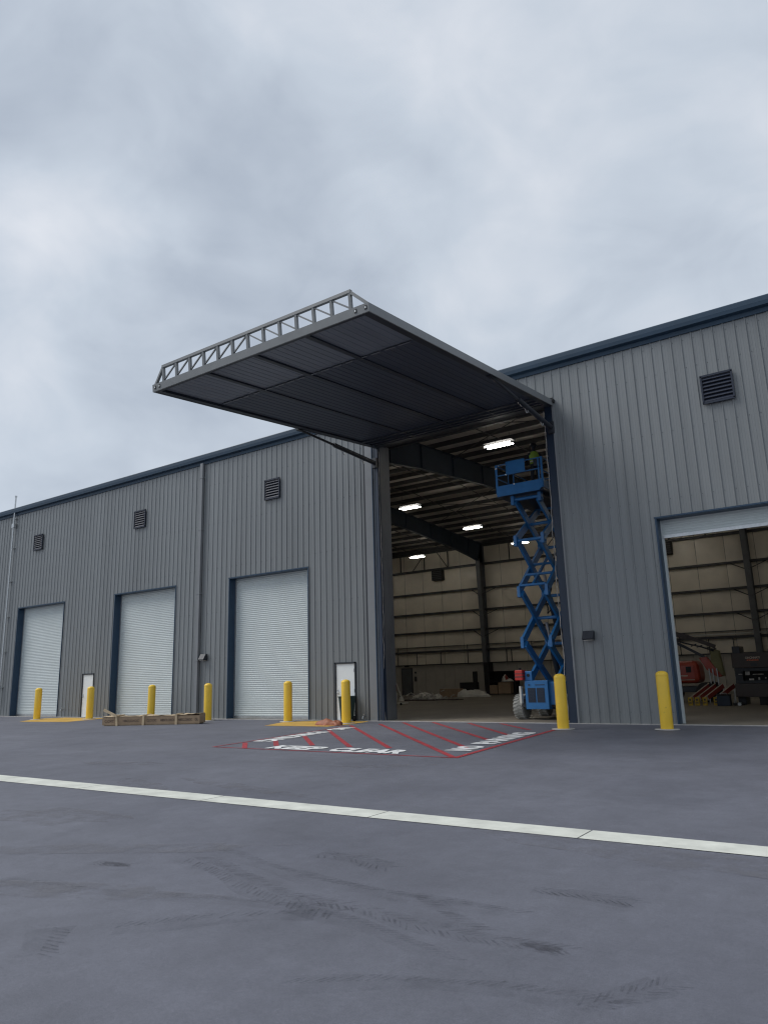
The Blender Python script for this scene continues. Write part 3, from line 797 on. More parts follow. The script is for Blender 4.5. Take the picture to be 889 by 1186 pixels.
# orange tarp and bin
def lump(name, m, c, rx, ry, rz_, seed, n=20, mrow=9, parent=None, rough=.25):
    rnd = random.Random(seed); b = MB(); vs = []
    ph = [rnd.uniform(0, 6.28) for _ in range(6)]
    for j in range(mrow+1):
        v = j/mrow; el = v*PI/2
        for k in range(n):
            a = 2*PI*k/n
            q = 1+rough*(.5*math.sin(3*a+ph[0]+2*v)+.35*math.sin(7*a+ph[1]-3*v)+.3*math.sin(11*a+ph[2]+5*v)) + rnd.uniform(-.5,.5)*rough*.5
            vs.append((c[0]+rx*q*math.cos(a)*math.cos(el), c[1]+ry*q*math.sin(a)*math.cos(el), c[2]+rz_*math.sin(el)*(1+rough*.6*math.sin(2*a+ph[3])+rnd.uniform(-.1,.1)*rough*3)))
    fs = [(j*n+k, j*n+(k+1) % n, (j+1)*n+(k+1) % n, (j+1)*n+k) for j in range(mrow) for k in range(n)]
    b.add(vs, fs, True)
    return b.build(name, m, parent)
t = empty('orange_tarp', 'crumpled orange tarp lying at the foot of a yellow bollard', 'tarp', (-16.62,-2.25,.0), -.2)
lump('folded_bundle', M['tarp'], (-.15,0,.0), .50, .26, .20, 3, 28, 10, t, .22)
lump('loose_end', M['tarp'], (.32,.05,.0), .26, .20, .15, 9, 22, 8, t, .3)
t = empty('wheelie_bin', 'dark green bin standing in front of the white door behind a bollard', 'bin', (-17.30,-.36,0)); t.scale = (.85,.85,.95)
b = MB().prism([(-.20,-.24,.06),(.20,-.24,.06),(.20,.22,.06),(-.20,.22,.06)], (0,0,.1))
b = MB(); vs = [(sx*w_, sy*d_-.0, z) for z, w_, d_ in ((.06,.21,.2),(.92,.27,.27)) for sx, sy in ((-1,-1),(1,-1),(1,1),(-1,1))]
b.add(vs, [(3,2,1,0),(4,5,6,7),(0,1,5,4),(1,2,6,5),(2,3,7,6),(3,0,4,7)]); b.build('body', M['bin'], t, bevel=.02)
MB().box(-.29,.29,-.30,.29,.921,.965).build('lid', M['bin'], t, bevel=.015)
for s_ in (-1, 1): MB().lathe([(.02,-.03),(.1,-.03),(.1,.03),(.02,.03)], (s_*.24,.2,.1), 16, 'x').build('wheel', M['black'], t)
MB().tube((-.2,.33,.95),(.2,.33,.95),.016,8).build('handle', M['bin'], t)

# ------------------------------------------------------------------ high bay lamps
def highbay():
    t = empty('ceiling_lamp')
    MB().box(-.64,.64,-.20,.20,.12,.17).build('housing', M['black'], t)
    for y in (-.16,.16): MB().tube((-.57,y,.0),(.57,y,.0),.027,10).build('tube', M['lamp'], t)
    for s_ in (-1, 1): MB().tube((s_*.5,0,.08),(s_*.5,0,1.35),.006,5).build('hanging_cable', M['dark'], t)
    return t
lp = [(-12.15,3.3,'nearest the hangar opening, above the lift platform'), (-21.0,10.3,'largest lamp left of the lift, just inside the left post'),
 (-21.1,17.7,'middle of the lamps between the dark rafters'), (-21.2,25.0,'behind the upper scissor arms of the blue lift'),
 (-29.9,25.0,'lowest and leftmost near the back wall')]
pl = highbay()
more = [(-12.15,10.5),(-12.15,18),(-12.15,25.2),(-2.4,3.3),(-2.4,10.5),(-2.4,18),(-2.4,25.2),(-29.9,3.3),(-29.9,10.5),(-29.9,18),(-21.1,3.3),(-39.5,10.5),(-39.5,18),(-39.5,25),(8,10),(8,18)]
for i, q in enumerate(lp+more):
    o = pl if i == 0 else copy_tree(pl)
    o.location = (q[0], q[1], 10.6); o['category'] = 'ceiling lamp'; o['group'] = 'tube lamps hanging from the warehouse ceiling'
    o['label'] = ('white twin tube ceiling lamp, '+q[2]) if len(q) > 2 else 'white twin tube ceiling lamp hidden behind the front wall of the warehouse'

# ------------------------------------------------------------------ scissor lift
t = empty('scissor_lift', 'blue rough terrain scissor lift raised high in the hangar doorway', 'scissor lift', (-10.35,1.25,.012))
BL = M['lift_blue']; 
ch = MB().box(-.55,.55,.1,2.8,.38,.62).box(-.62,.62,.02,.16,.42,.70)
for y in (.42,2.4): ch.box(-.62,.62,y-.1,y+.1,.34,.5)
ch.build('chassis', M['dark'], t, bevel=.01)
def wheel(x, y):
    s_ = 1 if x > 0 else -1
    r = .42
    o = MB().lathe([(.25,-.17),(.36,-.18),(.395,-.15),(.405,0),(.395,.15),(.36,.18),(.25,.17)], (x,y,.42), 40, 'x').build('wheel', M['tyre'], t)
    tr_ = MB()
    for k in range(22):
        for q in (-1, 1):
            a = 2*PI*(k+(.5 if q > 0 else 0))/22
            Mx = Matrix.Translation((x,y,.42)) @ Matrix.Rotation(a, 4, 'X')
            tr_.prism([Mx @ Vector(v) for v in ((q*.0,-.03,.39),(q*.17,-.075,.385),(q*.17,-.035,.385),(q*.0,.012,.39))], (Mx.to_3x3() @ Vector((0,0,.034))))
    tr_.build('tread', M['tyre'], o)
    MB().lathe([(.02,0),(.10,.0),(.12,-.03*s_),(.22,-.05*s_),(.24,.02*s_)], (x+s_*.14,y,.42), 24, 'x').build('rim', M['black'], o)
for x in (-.79,.79):
    for y in (.42,2.4): wheel(x, y)
# power units on both flanks
def tray(x0, x1, y0, y1, z0, z1, nm='power_unit'):
    o = MB().box(x0,x1,y0,y1,z0,z1).build(nm, BL, t, bevel=.015); return o
o = tray(-.37,.46,-.20,.5,.36,1.30)
for xa, xb in ((-.26,0.0),(.06,.32)):
    g = MB()
    for k in range(9): g.box(xa, xb, -.215, -.203, .60+.05*k, .60+.05*k+.03)
    MB().box(xa-.01, xb+.01, -.206, -.2005, .58, 1.06).build('grille_backing', M['navy'], o); g.build('grille', M['navy'], o)
MB().box(-.24,-.18,-.215,-.2,1.14,1.18).box(0,.35,-.215,-.2,1.15,1.17).build('latch', M['navy'], o)
tray(.42,.98-.28,-.05,2.7,.50,1.25, 'side_tray'); tray(-.68,-.50,.9,2.6,.62,1.2, 'side_tray')
o = MB().box(-.38,-.12,-.12,.1,1.30,1.62).build('tank_cover', BL, t, bevel=.02)
MB().tube((-.25,-.135,1.48),(-.25,-.121,1.48),.055,14).build('filler_cap', M['black'], o)
o = MB().box(-.68,-.40,-.28,.06,1.32,1.66).build('warning_box', M['redlens'], t, bevel=.02)
MB().box(-.685,-.395,-.29,.065,1.42,1.45).box(-.685,-.395,-.29,.065,1.53,1.55).build('band', M['brown'], o)
MB().box(-.58,-.52,-.15,-.07,1.66,1.74).build('beacon', M['black'], o)
MB().box(-.60,-.53,-.17,-.02,.55,1.12).build('warning_plate', M['plastic'], t)
MB().box(-.5,.6,.2,2.7,1.16,1.24).build('deck', BL, t)
# scissor arms: two stacks at x=-.5 and x=.55
zj = [1.02, 2.60, 4.38, 6.22, 7.75]; yf, yb_ = .22, 2.40
for k in range(4):
    z0, z1 = zj[k], zj[k+1]
    for x, dx in ((-.50,.055),(.55,-.055)):
        a = MB().beam((x,yf,z0+.05),(x,yb_,z1-.05),.09,.25)
        a.build('scissor_arm', BL if k % 2 else M['lift_blue'], t)
        a = MB().beam((x+dx*1.8,yb_,z0+.05),(x+dx*1.8,yf,z1-.05),.09,.25)
        a.build('scissor_arm', BL, t)
        MB().tube((x-.07,(yf+yb_)/2,(z0+z1)/2),(x+.16*(1 if dx > 0 else -1),(yf+yb_)/2,(z0+z1)/2),.06,12).build('pivot', BL, t)
    zc = (z0+z1)/2
    if k in (1, 3): MB().tube((-.46,(yf+yb_)/2,zc),(.5,(yf+yb_)/2,zc),.06,10).build('cross_tube', BL, t)
for k in range(1, 5):
    for y in (yf, yb_):
        for x in (-.50,.55):
            MB().box(x-.06,x+.06,y-.11,y+.11,zj[k]-.20,zj[k]+.20).tube((x-.09,y,zj[k]+.1),(x+.09,y,zj[k]+.1),.05,12).tube((x-.09,y,zj[k]-.1),(x+.09,y,zj[k]-.1),.05,12).build('joint', BL, t, bevel=.02)
    if k in (3, 4): MB().tube((-.46,yf,zj[k]),(.5,yf,zj[k]),.06,10).build('cross_tube', BL, t)
    MB().tube((-.46,yb_,zj[k]),(.5,yb_,zj[k]),.06,10).build('cross_tube', BL, t)
# ladder-like plate on the rising arms of the third stage
ld = MB()
for q in (0,.3,.6):
    y, z = yf+(yb_-yf)*q*.9, 4.6+(zj[3]-4.6)*q*.9
    ld.tube((-.46,y,z),(.5,y,z),.05,8)
ld.beam((.02,yf,4.6),(.02,yf+(yb_-yf)*.75,4.6+(zj[3]-4.6)*.75),.06,.1)
ld.build('brace_plate', M['lift_blue'], t)
for x, (ya_, za_), (yb2, zb2) in ((.05,(1.9,1.3),(1.1,3.3)),(.05,(2.2,2.9),(1.2,5.1))):
    m_ = Vector((x,ya_,za_)).lerp(Vector((x,yb2,zb2)), .6)
    o = MB().tube((x,ya_,za_), m_, .10, 14).build('lift_ram', M['dark'], t); MB().tube(m_, (x,yb2,zb2), .055, 10).build('ram_rod', M['galv'], o)
hs = MB(); pts = []
for k in range(40):
    u = k/39; pts.append((.25+.04*math.sin(k*1.3), 1.7+.5*math.sin(u*9.5), 1.3+6.2*u))
hs.path(pts, .025, 6); hs.path([(.15,1.2,4.2),(.1,1.05,4.0),(.2,1.0,3.8),(.12,1.1,3.62),(.22,1.2,3.75),(.15,1.2,4.2)], .022, 6)
hs.build('hose_bundle', M['black'], t)
# platform
x0, x1, y0, y1, z0 = -.98,.80,-.05,2.95,7.98
MB().box(x0,x1,y0,y1,z0-.10,z0).box(-.55,.6,.2,2.6,z0-.2,z0-.1).build('platform_floor', M['navy'], t)
tb_ = MB().prism([(x0,y0-.012,z0-.09),(x1-.14,y0-.012,z0-.09),(x1,y0-.012,z0+.04),(x1,y0-.012,z0+.30),(x0,y0-.012,z0+.30)], (0,-.03,0))
tb_.box(x0-.03,x0-.001,y0,y1,z0-.09,z0+.28).box(x1+.001,x1+.03,y0,y1,z0+.0,z0+.28).box(x0,x1,y1,y1+.03,z0-.09,z0+.28)
tb_.build('toe_board', BL, t)
rl = MB()
for x in (x0, x1):
    for y in (y0, (y0+y1)/2, y1): rl.beam((x,y,z0),(x,y,z0+1.12),.075 if y == y0 else .05,.05,(0,1,0))
    for z in (.62,1.10): rl.tube((x,y0,z0+z),(x,y1,z0+z),.024,8)
for y in (y0,y1):
    for z in (.70,1.10): rl.tube((x0,y,z0+z),(x1,y,z0+z),.022,8)
rl.beam((x1-.12,y0,z0),(x1-.12,y0,z0+1.12),.05,.05,(0,1,0)); rl.beam((-.52,y0,z0+.3),(-.52,y0,z0+.7),.02,.02,(0,1,0))
rl.build('guard_rail', BL, t)
MB().box(-.58,.17,y0-.035,y0-.026,z0+.70,z0+1.18).build('sign_panel', BL, t)
MB().box(x0-.03,x0+.05,y0-.05,y0-.03,z0+.96,z0+1.0).build('tag', M['whitedoor'], t)
MB().box(-.31,-.26,y0-.052,y0-.042,z0+.26,z0+.31).build('bolt', M['whitedoor'], t)
MB().box(.45,.70,.05,.25,z0+.85,z0+1.15).build('control_box', M['dark'], t)

# ------------------------------------------------------------------ worker on the platform
def skin(name, verts, edges, rad, m, parent, root=0, sub=2):
    me = bpy.data.meshes.new(name); me.from_pydata(verts, edges, []); me.materials.append(m)
    o = bpy.data.objects.new(name, me); COL.objects.link(o); o.parent = parent
    sk = o.modifiers.new('skin', 'SKIN'); sk.use_smooth_shade = True
    for i, r in enumerate(rad):
        me.skin_vertices[0].data[i].radius = (r, r) if not isinstance(r, tuple) else r
        me.skin_vertices[0].data[i].use_root = (i == root)
    sb = o.modifiers.new('sub', 'SUBSURF'); sb.levels = sub; sb.render_levels = sub
    return o
pt = empty('person', 'worker in lime safety vest and dark hard hat standing on the raised lift platform', 'person', (-9.98,1.62,8.0), R(32))
# local: facing -y before rotation is +y ... figure faces local +y
V, E_, Rr = [], [], []
def node(p, r, link=None):
    V.append(p); Rr.append(r)
    if link is not None: E_.append((link, len(V)-1))
    return len(V)-1
pel = node((0,0,.93), (.15,.11)); wa = node((0,.01,1.10), (.135,.10), pel); chs = node((0,.0,1.30), (.165,.115), wa)
nk0 = node((0,-.01,1.45), .075, chs); nk = node((0,.01,1.52), .055, nk0); hd0 = node((0,.025,1.60), .085, nk); hd1 = node((0,.02,1.68), .095, hd0); hd2 = node((0,.015,1.75), .07, hd1)
for s_ in (-1, 1):
    hip = node((s_*.09,0,.86), .095, pel); kn = node((s_*.11,.03,.50), .062, hip); an = node((s_*.12,-.01,.09), .042, kn); toe = node((s_*.13,.15,.045), .042, an)
    sh = node((s_*.19,-.01,1.40), .06, chs)
    if s_ < 0: el = node((s_*.27,.14,1.18), .045, sh); wr = node((s_*.22,.36,1.16), .03, el); d = Vector((.05,.2,-.02))
    else: el = node((s_*.30,.18,1.28), .045, sh); wr = node((s_*.36,.42,1.24), .03, el); d = Vector((.06,.2,-.02))
    d.normalize(); w = Vector(V[wr]); side = d.cross(Vector((0,0,1))).normalized()
    pm = node(tuple(w+d*.06), (.038,.018), wr)
    for f_ in range(4):
        b0 = w+d*.09+side*(.03-.02*f_); l = (.030,.036,.033,.025)[f_]
        a1 = node(tuple(b0), .010, pm); a2 = node(tuple(b0+d*l+Vector((0,0,-.01))), .009, a1); node(tuple(b0+d*l*1.4+Vector((0,0,-.035))), .008, a2)
    th0 = node(tuple(w+d*.03+side*(.045 if s_ < 0 else -.045)), .011, pm); node(tuple(w+d*.065+side*(.06 if s_ < 0 else -.06)+Vector((0,0,-.02))), .009, th0)
skin('body', V, E_, Rr, M['cloth'], pt)
# head details, vest, hat
f = MB().lathe([(.03,-.10),(.068,-.075),(.082,-.02),(.086,.03),(.08,.08)], (0,.035,1.635), 20)
o = f.build('face', M['skin'], pt)
MB().prism([(-.012,.118,1.655),(.012,.118,1.655),(.018,.118,1.615),(-.018,.118,1.615)], (0,.022,-.004)).build('nose', M['skin'], o)
MB().box(-.028,.028,.114,.122,1.572,1.578).build('mouth', M['redlens'], o)
for s_ in (-1, 1):
    MB().lathe([(.002,0),(.011,.004),(.002,.008)], (s_*.032,.115,1.665), 10, 'y').build('eye', M['black'], o)
    MB().lathe([(.006,-.008),(.02,0),(.006,.008)], (s_*.09,.02,1.645), 10, 'x').build('ear', M['skin'], o)
MB().lathe([(.150,0),(.145,.012),(.115,.018),(.112,.05),(.10,.09),(.07,.122),(.03,.137),(.004,.14)], (0,.02,1.70), 28).build('hard_hat', M['hat'], pt)
vs = []; rings = [(1.00,.165,.135),(1.10,.158,.128),(1.22,.178,.138),(1.34,.186,.142),(1.42,.17,.12),(1.47,.10,.09)]
vb = MB()
for z, a, b in rings:
    for k in range(28):
        th_ = 2*PI*k/28; vs.append((a*math.cos(th_), b*math.sin(th_)+.003, z))
fs = [(j*28+k, j*28+(k+1) % 28, (j+1)*28+(k+1) % 28, (j+1)*28+k) for j in range(5) for k in range(28) if not (k in (0,27,13,14) and j in (3,))]
vb.add(vs, fs, True); o = vb.build('safety_vest', M['vest'], pt)
bt = MB()
for z, a, b in ((1.08,.163,.133),(1.20,.178,.140)): bt.lathe([(1,0),(1,.045)], (0,0,0), 28, close=False)
bt = MB()
for z, a, b in ((1.06,.168,.138),):
    vs = [(a*math.cos(2*PI*k/28), b*math.sin(2*PI*k/28)+.003, z+h) for h in (0,.05) for k in range(28)]
    bt.add(vs, [(k,(k+1) % 28,28+(k+1) % 28,28+k) for k in range(28)], True)
bt.build('reflective_band', M['plastic'], o)

# ------------------------------------------------------------------ red boom lift (far right bay)
t = empty('boom_lift', 'red boom lift parked inside behind the striped boards', 'boom lift', (-8.5,14.8,.012))
MB().box(-1.1,.95,-.55,.75,.45,.72).build('chassis', M['dark'], t, bevel=.03)
for x in (-.95,.85):
    for y in (-.75,.85):
        o = MB().lathe([(.2,-.14),(.42,-.15),(.45,-.1),(.45,.1),(.42,.15),(.2,.14)], (x,y,.45), 28, 'y').build('wheel', M['black'], t)
        MB().lathe([(.02,-.16),(.18,-.16),(.2,-.15)], (x,y,.45), 18, 'y').build('rim', M['red'], o)
b = MB(); pr = [(-1.35,.85),(-1.3,1.35),(-.95,1.72),(-.3,1.88),(.55,1.90),(.62,1.35),(.62,.85)]
b.prism([(x,-.72,z) for x, z in pr], (0,1.35,0)); o = b.build('turret', M['red'], t, bevel=.22)
MB().box(.05,.28,-.735,-.722,1.35,1.62).build('hatch', M['black'], o)
MB().box(-.55,.1,-.735,-.722,1.18,1.23).box(-.65,.4,-.735,-.722,1.0,1.03).build('decal', M['white_print'], o)
b = MB(); b.prism([(.62,-.45,2.0),(.95,-.45,2.05),(1.55,-.45,1.15),(1.35,-.45,1.10),(.9,-.45,1.45)], (0,.35,0)); b.build('arm_link', M['red'], t, bevel=.02)
b = MB().beam((-2.3,-.2,3.75),(.2,-.2,3.0),.22,.22).beam((.1,-.2,3.04),(1.35,-.2,2.5),.17,.17); b.build('boom', M['brown'], t)
b = MB().beam((-.6,-.2,2.9),(.9,-.2,2.0),.12,.12); b.build('boom_ram', M['dark'], t)
b = MB().prism([(1.15,-.4,2.45),(1.5,-.4,2.3),(1.62,-.4,1.15),(1.35,-.4,1.25),(1.12,-.4,1.6)], (0,.4,0)); b.build('upright', M['olive'], t, bevel=.02)
b = MB()
for x in (.35,.6,.95,1.2): b.tube((x,-.5,2.62-.2*x),(x+.25,-.5,2.75-.3*x),.03,6)
b.path([(-1.2,-.3,3.3),(-.6,-.35,2.95),(.1,-.35,2.7),(.8,-.35,2.5),(1.3,-.4,2.3)], .04, 6)
b.build('hose_run', M['dark'], t)
b = MB()
for x in (1.05,1.2,1.38): b.tube((x,-.55,.75),(x-.03,-.5,1.5),.03,6)
b.build('stabiliser_rod', M['galv'], t)

# ------------------------------------------------------------------ big brown press machine
t = empty('press_brake', 'large dark brown press machine with white and orange lettering on its upper beam', 'press machine', (-5.9,11.3,.012))
MB().box(-.05,4.2,.0,.35,1.50,2.10).build('upper_beam', M['brown'], t, bevel=.02)
MB().box(-.05,4.2,.05,.6,.32,.86).build('bed', M['brown'], t, bevel=.02)
for x in (-.05,3.9): MB().box(x,x+.3,.40,1.4,.0,2.4).build('side_frame', M['dark'], t, bevel=.02)
MB().box(.25,3.9,.8,.9,.86,1.5).build('back_plate', M['black'], t)
MB().box(.0,4.1,.08,.16,.87,.98).build('die_rail', M['dark'], t); MB().box(.0,4.1,.08,.16,1.36,1.49).build('punch_rail', M['dark'], t)
g = MB()
rnd = random.Random(8)
for x, z, w_, h in ((.12,1.22,.14,.04),(.38,1.20,.17,.15),(.66,1.21,.4,.035),(.5,.99,.18,.07),(.85,1.0,.06,.1),(1.1,1.05,.05,.05),(1.5,1.02,.3,.12),(1.3,1.2,.12,.04)): g.box(x,x+w_,.18,.22,z,z+h)
g.build('tooling', M['scrap'], t)
put_text('CINCINNATI', (.48,-.006,1.86), (1,0,0), (0,0,1), .55, .09, M['white_print'], 'lettering', t, .03)
put_text('PRESS', (.54,-.006,1.78), (1,0,0), (0,0,1), .45, .05, M['orange_sign'], 'lettering', t, .03)
MB().box(.66,.9,-.02,-.002,1.56,1.70).build('name_plate', M['dark'], t)
MB().box(1.6,1.78,.1,.28,2.10,2.75).build('post', M['card'], t)
MB().box(1.85,4.0,.1,1.0,2.11,2.9).build('top_cabinet', M['dark'], t, bevel=.02)
for x in (.8,2.1,3.4): MB().box(x,x+.3,.1,.5,.0,.32).build('foot', M['black'], t)

# ------------------------------------------------------------------ striped boards with yellow feet
def board():
    t = empty('striped_board')
    for k in range(6):
        a = Vector((.0,.02,.22)).lerp(Vector((.62,.95,.78)), k/6); b = Vector((.0,.02,.22)).lerp(Vector((.62,.95,.78)), (k+1)/6)
        MB().beam(a, b, .035, .18).build('stripe', M['sign_red' if k % 2 else 'white_print'] if k in (0,5) else M['sign_red'], t)
    MB().beam((.0,.0,.325),(.62,.93,.885),.05,.022).build('edge', M['white_print'], t)
    MB().box(-.08,.10,-.06,.05,.0,.34).build('foot', M['dirty_yellow'], t, bevel=.015)
    MB().box(-.03,.05,-.068,-.061,.2,.27).box(-.045,.065,-.068,-.061,.09,.13).build('marking', M['brown'], t)
    MB().beam((.6,.95,.05),(.6,.95,.8),.04,.04).build('rear_leg', M['galv'], t)
    return t
pb = board()
labs = ['leftmost striped red and white board with yellow foot','second red and white board from the left, with yellow foot','third red and white board from the left, with yellow foot','red and white board with plain yellow foot beside the dark box']
for i, (x, lab) in enumerate(zip((-7.72,-7.45,-7.15,-6.72), labs)):
    o = pb if i == 0 else copy_tree(pb)
    o.location = (x, 11.05+.03*i, .012); o['label'] = lab; o['category'] = 'barrier board'; o['group'] = 'striped boards with yellow feet'
t = empty('black_toolbox', 'dark blue-black box on the floor at the right end of the striped boards', 'toolbox', (-6.36,10.9,.012))
MB().box(-.24,.26,-.2,.2,.0,.40).build('body', M['navy'], t, bevel=.02); MB().box(-.25,.27,-.21,.21,.402,.46).build('lid', M['black'], t, bevel=.01)
MB().tube((-.1,-.0,.5),(.12,0,.5),.015,8).tube((-.1,0,.46),(-.1,0,.5),.012,6).tube((.12,0,.46),(.12,0,.5),.012,6).build('handle', M['galv'], t)
t = empty('hand_pallet_jack', 'small dark jack on the floor between the box and the press machine', 'jack', (-5.85,10.8,.012))
MB().box(-.15,.25,-.12,.12,.02,.12).build('base', M['black'], t, bevel=.01); MB().tube((-.1,0,.1),(-.05,0,.36),.02,8).build('handle', M['galv'], t)
MB().tube((.1,-.14,.07),(.1,.14,.07),.07,12).build('roller', M['galv'], t)

# ------------------------------------------------------------------ items on the hangar floor, far side
t = empty('scrap_pile', 'low heap of pale scrap and wrapped parts on the hangar floor, left', 'scrap heap', (-25.6,18.6,.012))
b = MB(); rnd = random.Random(21)
for k in range(120):
    c = Vector((rnd.gauss(0,.95), rnd.gauss(0,.45), abs(rnd.gauss(.12,.16)))); d = Vector((rnd.uniform(-1,1), rnd.uniform(-1,1), rnd.uniform(-.5,.6)))*rnd.uniform(.1,.38)
    b.tube(c, c+d, rnd.uniform(.012,.04), 6)
b.build('pipe_offcuts', M['scrap'], t)
lump('wrapped_bundle', M['plastic'], (-.4,.3,0), .75, .4, .42, 5, 26, 10, t, .3)
lump('wrapped_bundle', M['plastic'], (.8,.1,0), .35, .25, .34, 6, 20, 8, t, .3)
MB().box(.9,2.6,-.5,.2,.02,.07).build('flat_board', M['brown'], t)
MB().box(-1.3,1.0,-.7,.7,.0,.06).build('pallet', M['brown'], t)
t = empty('cardboard_box', 'wide brown cardboard box on the hangar floor, right of the scrap heap', 'box', (-26.9,24.2,.012), .05)
MB().box(-.85,.75,-.3,.3,.0,.58).build('carton', M['card'], t, bevel=.01)
MB().box(-.85,.75,-.035,.035,.581,.586).build('tape', M['wood'], t)
t = empty('plastic_sheeting', 'crumpled heap of white plastic sheeting beside the brown box', 'sheeting', (-25.0,24.0,.012))
lump('heap', M['plastic'], (0,0,0), 1.15, .5, .42, 12, 30, 10, t, .28); lump('fold', M['plastic'], (-.75,-.1,0), .55, .35, .45, 13, 22, 8, t, .3)
t = empty('floor_machine', 'low black machine with upright post behind the white sheeting', 'machine', (-27.4,27.6,.012))
MB().box(-.6,.75,-.3,.3,.35,.95).build('body', M['black'], t, bevel=.02); MB().box(.45,.75,-.1,.1,.95,1.75).build('post', M['black'], t)
for x in (-.4,.6): MB().box(x-.05,x+.05,-.25,.25,0,.35).build('leg', M['black'], t)
t = empty('storage_rack', 'tall black storage rack against the back wall column', 'rack', (-24.95,28.3,.012))
for x in (-1.2,1.25):
    MB().box(x-.04,x+.04,-.35,-.27,0,1.75 if x > 0 else 2.4).box(x-.04,x+.04,.3,.38,0,1.75 if x > 0 else 2.4).build('upright', M['black'], t)
MB().box(-1.25,-.85,-.3,.4,.02,2.4).build('side_panel', M['black'], t)
for z in (.08,.95,1.7): MB().box(-1.2,1.25,-.35,.38,z-.04,z).build('shelf', M['black'], t)
MB().box(-1.2,1.25,.4,.44,0.1,1.72).build('back_panel', M['black'], t)
for x, w_, h, lab in ((-.55,.62,.62,'small brown carton on the rack\'s lower shelf, left'),(.35,1.0,.8,'large brown carton on the rack\'s lower shelf, right')):
    tt = empty('carton', lab, 'box', (-24.95+x,28.2,.095), 0, 'cartons on the black rack')
    MB().box(-w_/2,w_/2,-.25,.25,0,h).build('box', M['card'], tt, bevel=.008); MB().box(-w_/2,w_/2,-.02,.02,h+.001,h+.005).build('tape', M['wood'], tt)
tt = empty('rag_pile', 'white and red rags heaped on the cartons of the rack', 'rags', (-24.5,28.0,.965))
lump('white_rag', M['plastic'], (0,0,0), .32, .2, .45, 31, 20, 8, tt, .35); lump('red_rag', M['sign_red'], (.12,-.08,.12), .14, .1, .3, 32, 16, 6, tt, .3)
lump('hanging_rag', M['plastic'], (.42,-.1,0), .25, .12, .16, 33, 18, 6, tt, .35)
# washer cart beside the left jamb
t = empty('washer_cart', 'small white cart with red tank and pale hose just inside the left post', 'cart', (-23.6,12.3,.012))
b = MB().box(-.45,.55,-.3,.3,.06,.12); b.build('base', M['plastic'], t)
MB().lathe([(.02,.12),(.2,.13),(.2,.6),(.14,.7),(.03,.72)], (-.22,0,0), 20).build('barrel', M['plastic'], t)
MB().lathe([(.02,.74),(.17,.75),(.17,1.1),(.1,1.22),(.02,1.24)], (-.22,0,0), 20).build('tank', M['sign_red'], t)
MB().path([(-.1,0,1.25),(.0,0,1.1),(.08,0,.85),(.22,0,.6),(.3,0,.42)], .03, 8).build('hose', M['plastic'], t)
lump('nozzle_head', M['plastic'], (.28,0,.2), .16, .14, .24, 44, 14, 6, t, .15)
for x in (-.35,.45): MB().lathe([(.01,-.03),(.06,-.03),(.06,.03),(.01,.03)], (x,-.32,.06), 12, 'y').build('wheel', M['black'], t)

# ------------------------------------------------------------------ sky, sun, camera
w = bpy.data.worlds.new('World'); sc.world = w; w.use_nodes = True; nt = w.node_tree; N = nt.nodes; L = nt.links; N.clear()
out = N.new('ShaderNodeOutputWorld'); bg = N.new('ShaderNodeBackground'); bg2 = N.new('ShaderNodeBackground'); mx = N.new('ShaderNodeMixShader')
sky = N.new('ShaderNodeTexSky'); sky.sky_type = 'NISHITA'; sky.sun_disc = False
SUN_EL, SUN_AZ = R(50), R(240)       # azimuth clockwise from +Y
sky.sun_elevation = SUN_EL; sky.sun_rotation = SUN_AZ
L.new(sky.outputs[0], bg.inputs['Color']); bg.inputs['Strength'].default_value = .08
tc = N.new('ShaderNodeTexCoord'); sep = N.new('ShaderNodeSeparateXYZ'); L.new(tc.outputs['Generated'], sep.inputs[0])
BANKS = [((-.73,.46,.51),.22,.13), ((-.82,.43,.42),.22,.05), ((-.60,.57,.56),.24,-.07), ((-.61,.43,.67),.30,-.05), ((-.36,.78,.51),.26,.08)]
def math_(op, a, b=None):
    m = N.new('ShaderNodeMath'); m.operation = op
    for i, v in enumerate((a, b)):
        if v is None: continue
        if isinstance(v, (int, float)): m.inputs[i].default_value = v
        else: L.new(v, m.inputs[i])
    return m.outputs[0]
def cloud(scale, det, rgh, off, dist=0):
    mp = N.new('ShaderNodeMapping'); mp.inputs['Location'].default_value = off; mp.inputs['Scale'].default_value = (1,1,1.5); L.new(tc.outputs['Generated'], mp.inputs['Vector'])
    n = N.new('ShaderNodeTexNoise'); n.inputs['Scale'].default_value = scale; n.inputs['Detail'].default_value = det; n.inputs['Roughness'].default_value = rgh; n.inputs['Distortion'].default_value = dist
    L.new(mp.outputs[0], n.inputs['Vector']); return n.outputs['Fac']
nA = cloud(2.4, 6, .45, (3.1,1.7,0), .3); nB = cloud(6.5, 7, .5, (8.4,2.2,4), .5)
warp = N.new('ShaderNodeTexNoise'); warp.inputs['Scale'].default_value = 5; warp.inputs['Detail'].default_value = 5; L.new(tc.outputs['Generated'], warp.inputs['Vector'])
wsub = N.new('ShaderNodeVectorMath'); wsub.operation = 'SUBTRACT'; L.new(warp.outputs['Color'], wsub.inputs[0]); wsub.inputs[1].default_value = (.5,.5,.5)
wmul = N.new('ShaderNodeVectorMath'); wmul.operation = 'SCALE'; L.new(wsub.outputs[0], wmul.inputs[0]); wmul.inputs['Scale'].default_value = .35
wdir = N.new('ShaderNodeVectorMath'); L.new(tc.outputs['Generated'], wdir.inputs[0]); L.new(wmul.outputs[0], wdir.inputs[1])
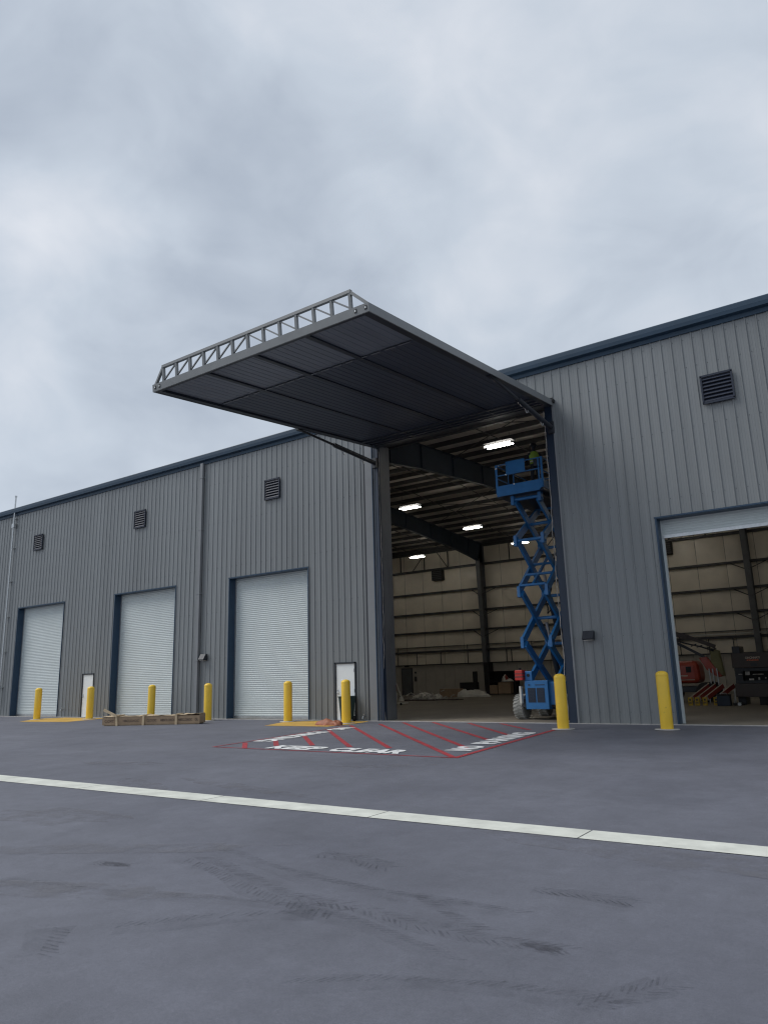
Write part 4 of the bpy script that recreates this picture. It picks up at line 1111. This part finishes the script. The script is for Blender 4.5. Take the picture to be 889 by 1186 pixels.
def bank(d, rad, amp):
    """a brighter or darker bank of cloud in world direction d"""
    v = N.new('ShaderNodeVectorMath'); v.operation = 'DISTANCE'; L.new(wdir.outputs[0], v.inputs[0]); v.inputs[1].default_value = d
    m = N.new('ShaderNodeMapRange'); m.interpolation_type = 'SMOOTHSTEP'; L.new(v.outputs['Value'], m.inputs['Value'])
    m.inputs['From Min'].default_value = rad; m.inputs['From Max'].default_value = 0; m.inputs['To Min'].default_value = 0; m.inputs['To Max'].default_value = amp
    return m.outputs[0]
mixv = math_('ADD', math_('MULTIPLY', nA, .55), math_('MULTIPLY', nB, .30)); mixv = math_('ADD', mixv, .065); mixv = math_('ADD', mixv, math_('MULTIPLY', math_('SUBTRACT', .45, sep.outputs['Z']), .12))
for bk in BANKS: mixv = math_('ADD', mixv, bank(*bk))
rp = N.new('ShaderNodeValToRGB'); L.new(mixv, rp.inputs['Fac']); e = rp.color_ramp.elements
e[0].position = .30; e[0].color = lin(136,145,158); e[1].position = .72; e[1].color = lin(197,199,204)
k = e.new(.5); k.color = lin(166,174,184)
L.new(rp.outputs[0], bg2.inputs['Color']); bg2.inputs['Strength'].default_value = 1.13
mx.inputs[0].default_value = .93
L.new(bg.outputs[0], mx.inputs[1]); L.new(bg2.outputs[0], mx.inputs[2]); L.new(mx.outputs[0], out.inputs['Surface'])

sl = bpy.data.lights.new('sun', 'SUN'); sl.energy = 1.6; sl.angle = R(32); sl.color = (1,.97,.93)
so = bpy.data.objects.new('sun', sl); COL.objects.link(so)
sd = Vector((math.sin(SUN_AZ)*math.cos(SUN_EL), math.cos(SUN_AZ)*math.cos(SUN_EL), math.sin(SUN_EL)))
so.rotation_euler = sd.to_track_quat('Z', 'Y').to_euler(); so.location = (-20,-30,40)

yaw, pitch, roll, f, D0 = -.606172946, .222552617, -.0294402713, 840.371, 22.5164
fwv = Vector((math.sin(yaw)*math.cos(pitch), math.cos(yaw)*math.cos(pitch), math.sin(pitch)))
r0 = Vector((math.cos(yaw), -math.sin(yaw), 0)); u0 = r0.cross(fwv)
rv = r0*math.cos(roll)+u0*math.sin(roll); uv = -r0*math.sin(roll)+u0*math.cos(roll)
cam = bpy.data.cameras.new('camera'); cam.sensor_fit = 'VERTICAL'; cam.sensor_height = 36; cam.lens = f/1186*36; cam.clip_end = 3000
co = bpy.data.objects.new('camera', cam); COL.objects.link(co)
mw = Matrix((rv, uv, -fwv)).transposed().to_4x4(); mw.translation = Vector((0,-D0,1.6)); co.matrix_world = mw
sc.camera = co
sc.view_settings.view_transform = 'Standard'; sc.view_settings.look = 'None'; sc.view_settings.gamma = 1; sc.view_settings.exposure = .45
sc.view_settings.use_curve_mapping = False
sc.cycles.max_bounces = 6; sc.cycles.diffuse_bounces = 4; sc.cycles.transparent_max_bounces = 12
sc.cycles.use_denoising = True
sc.cycles.filter_width = 1.2
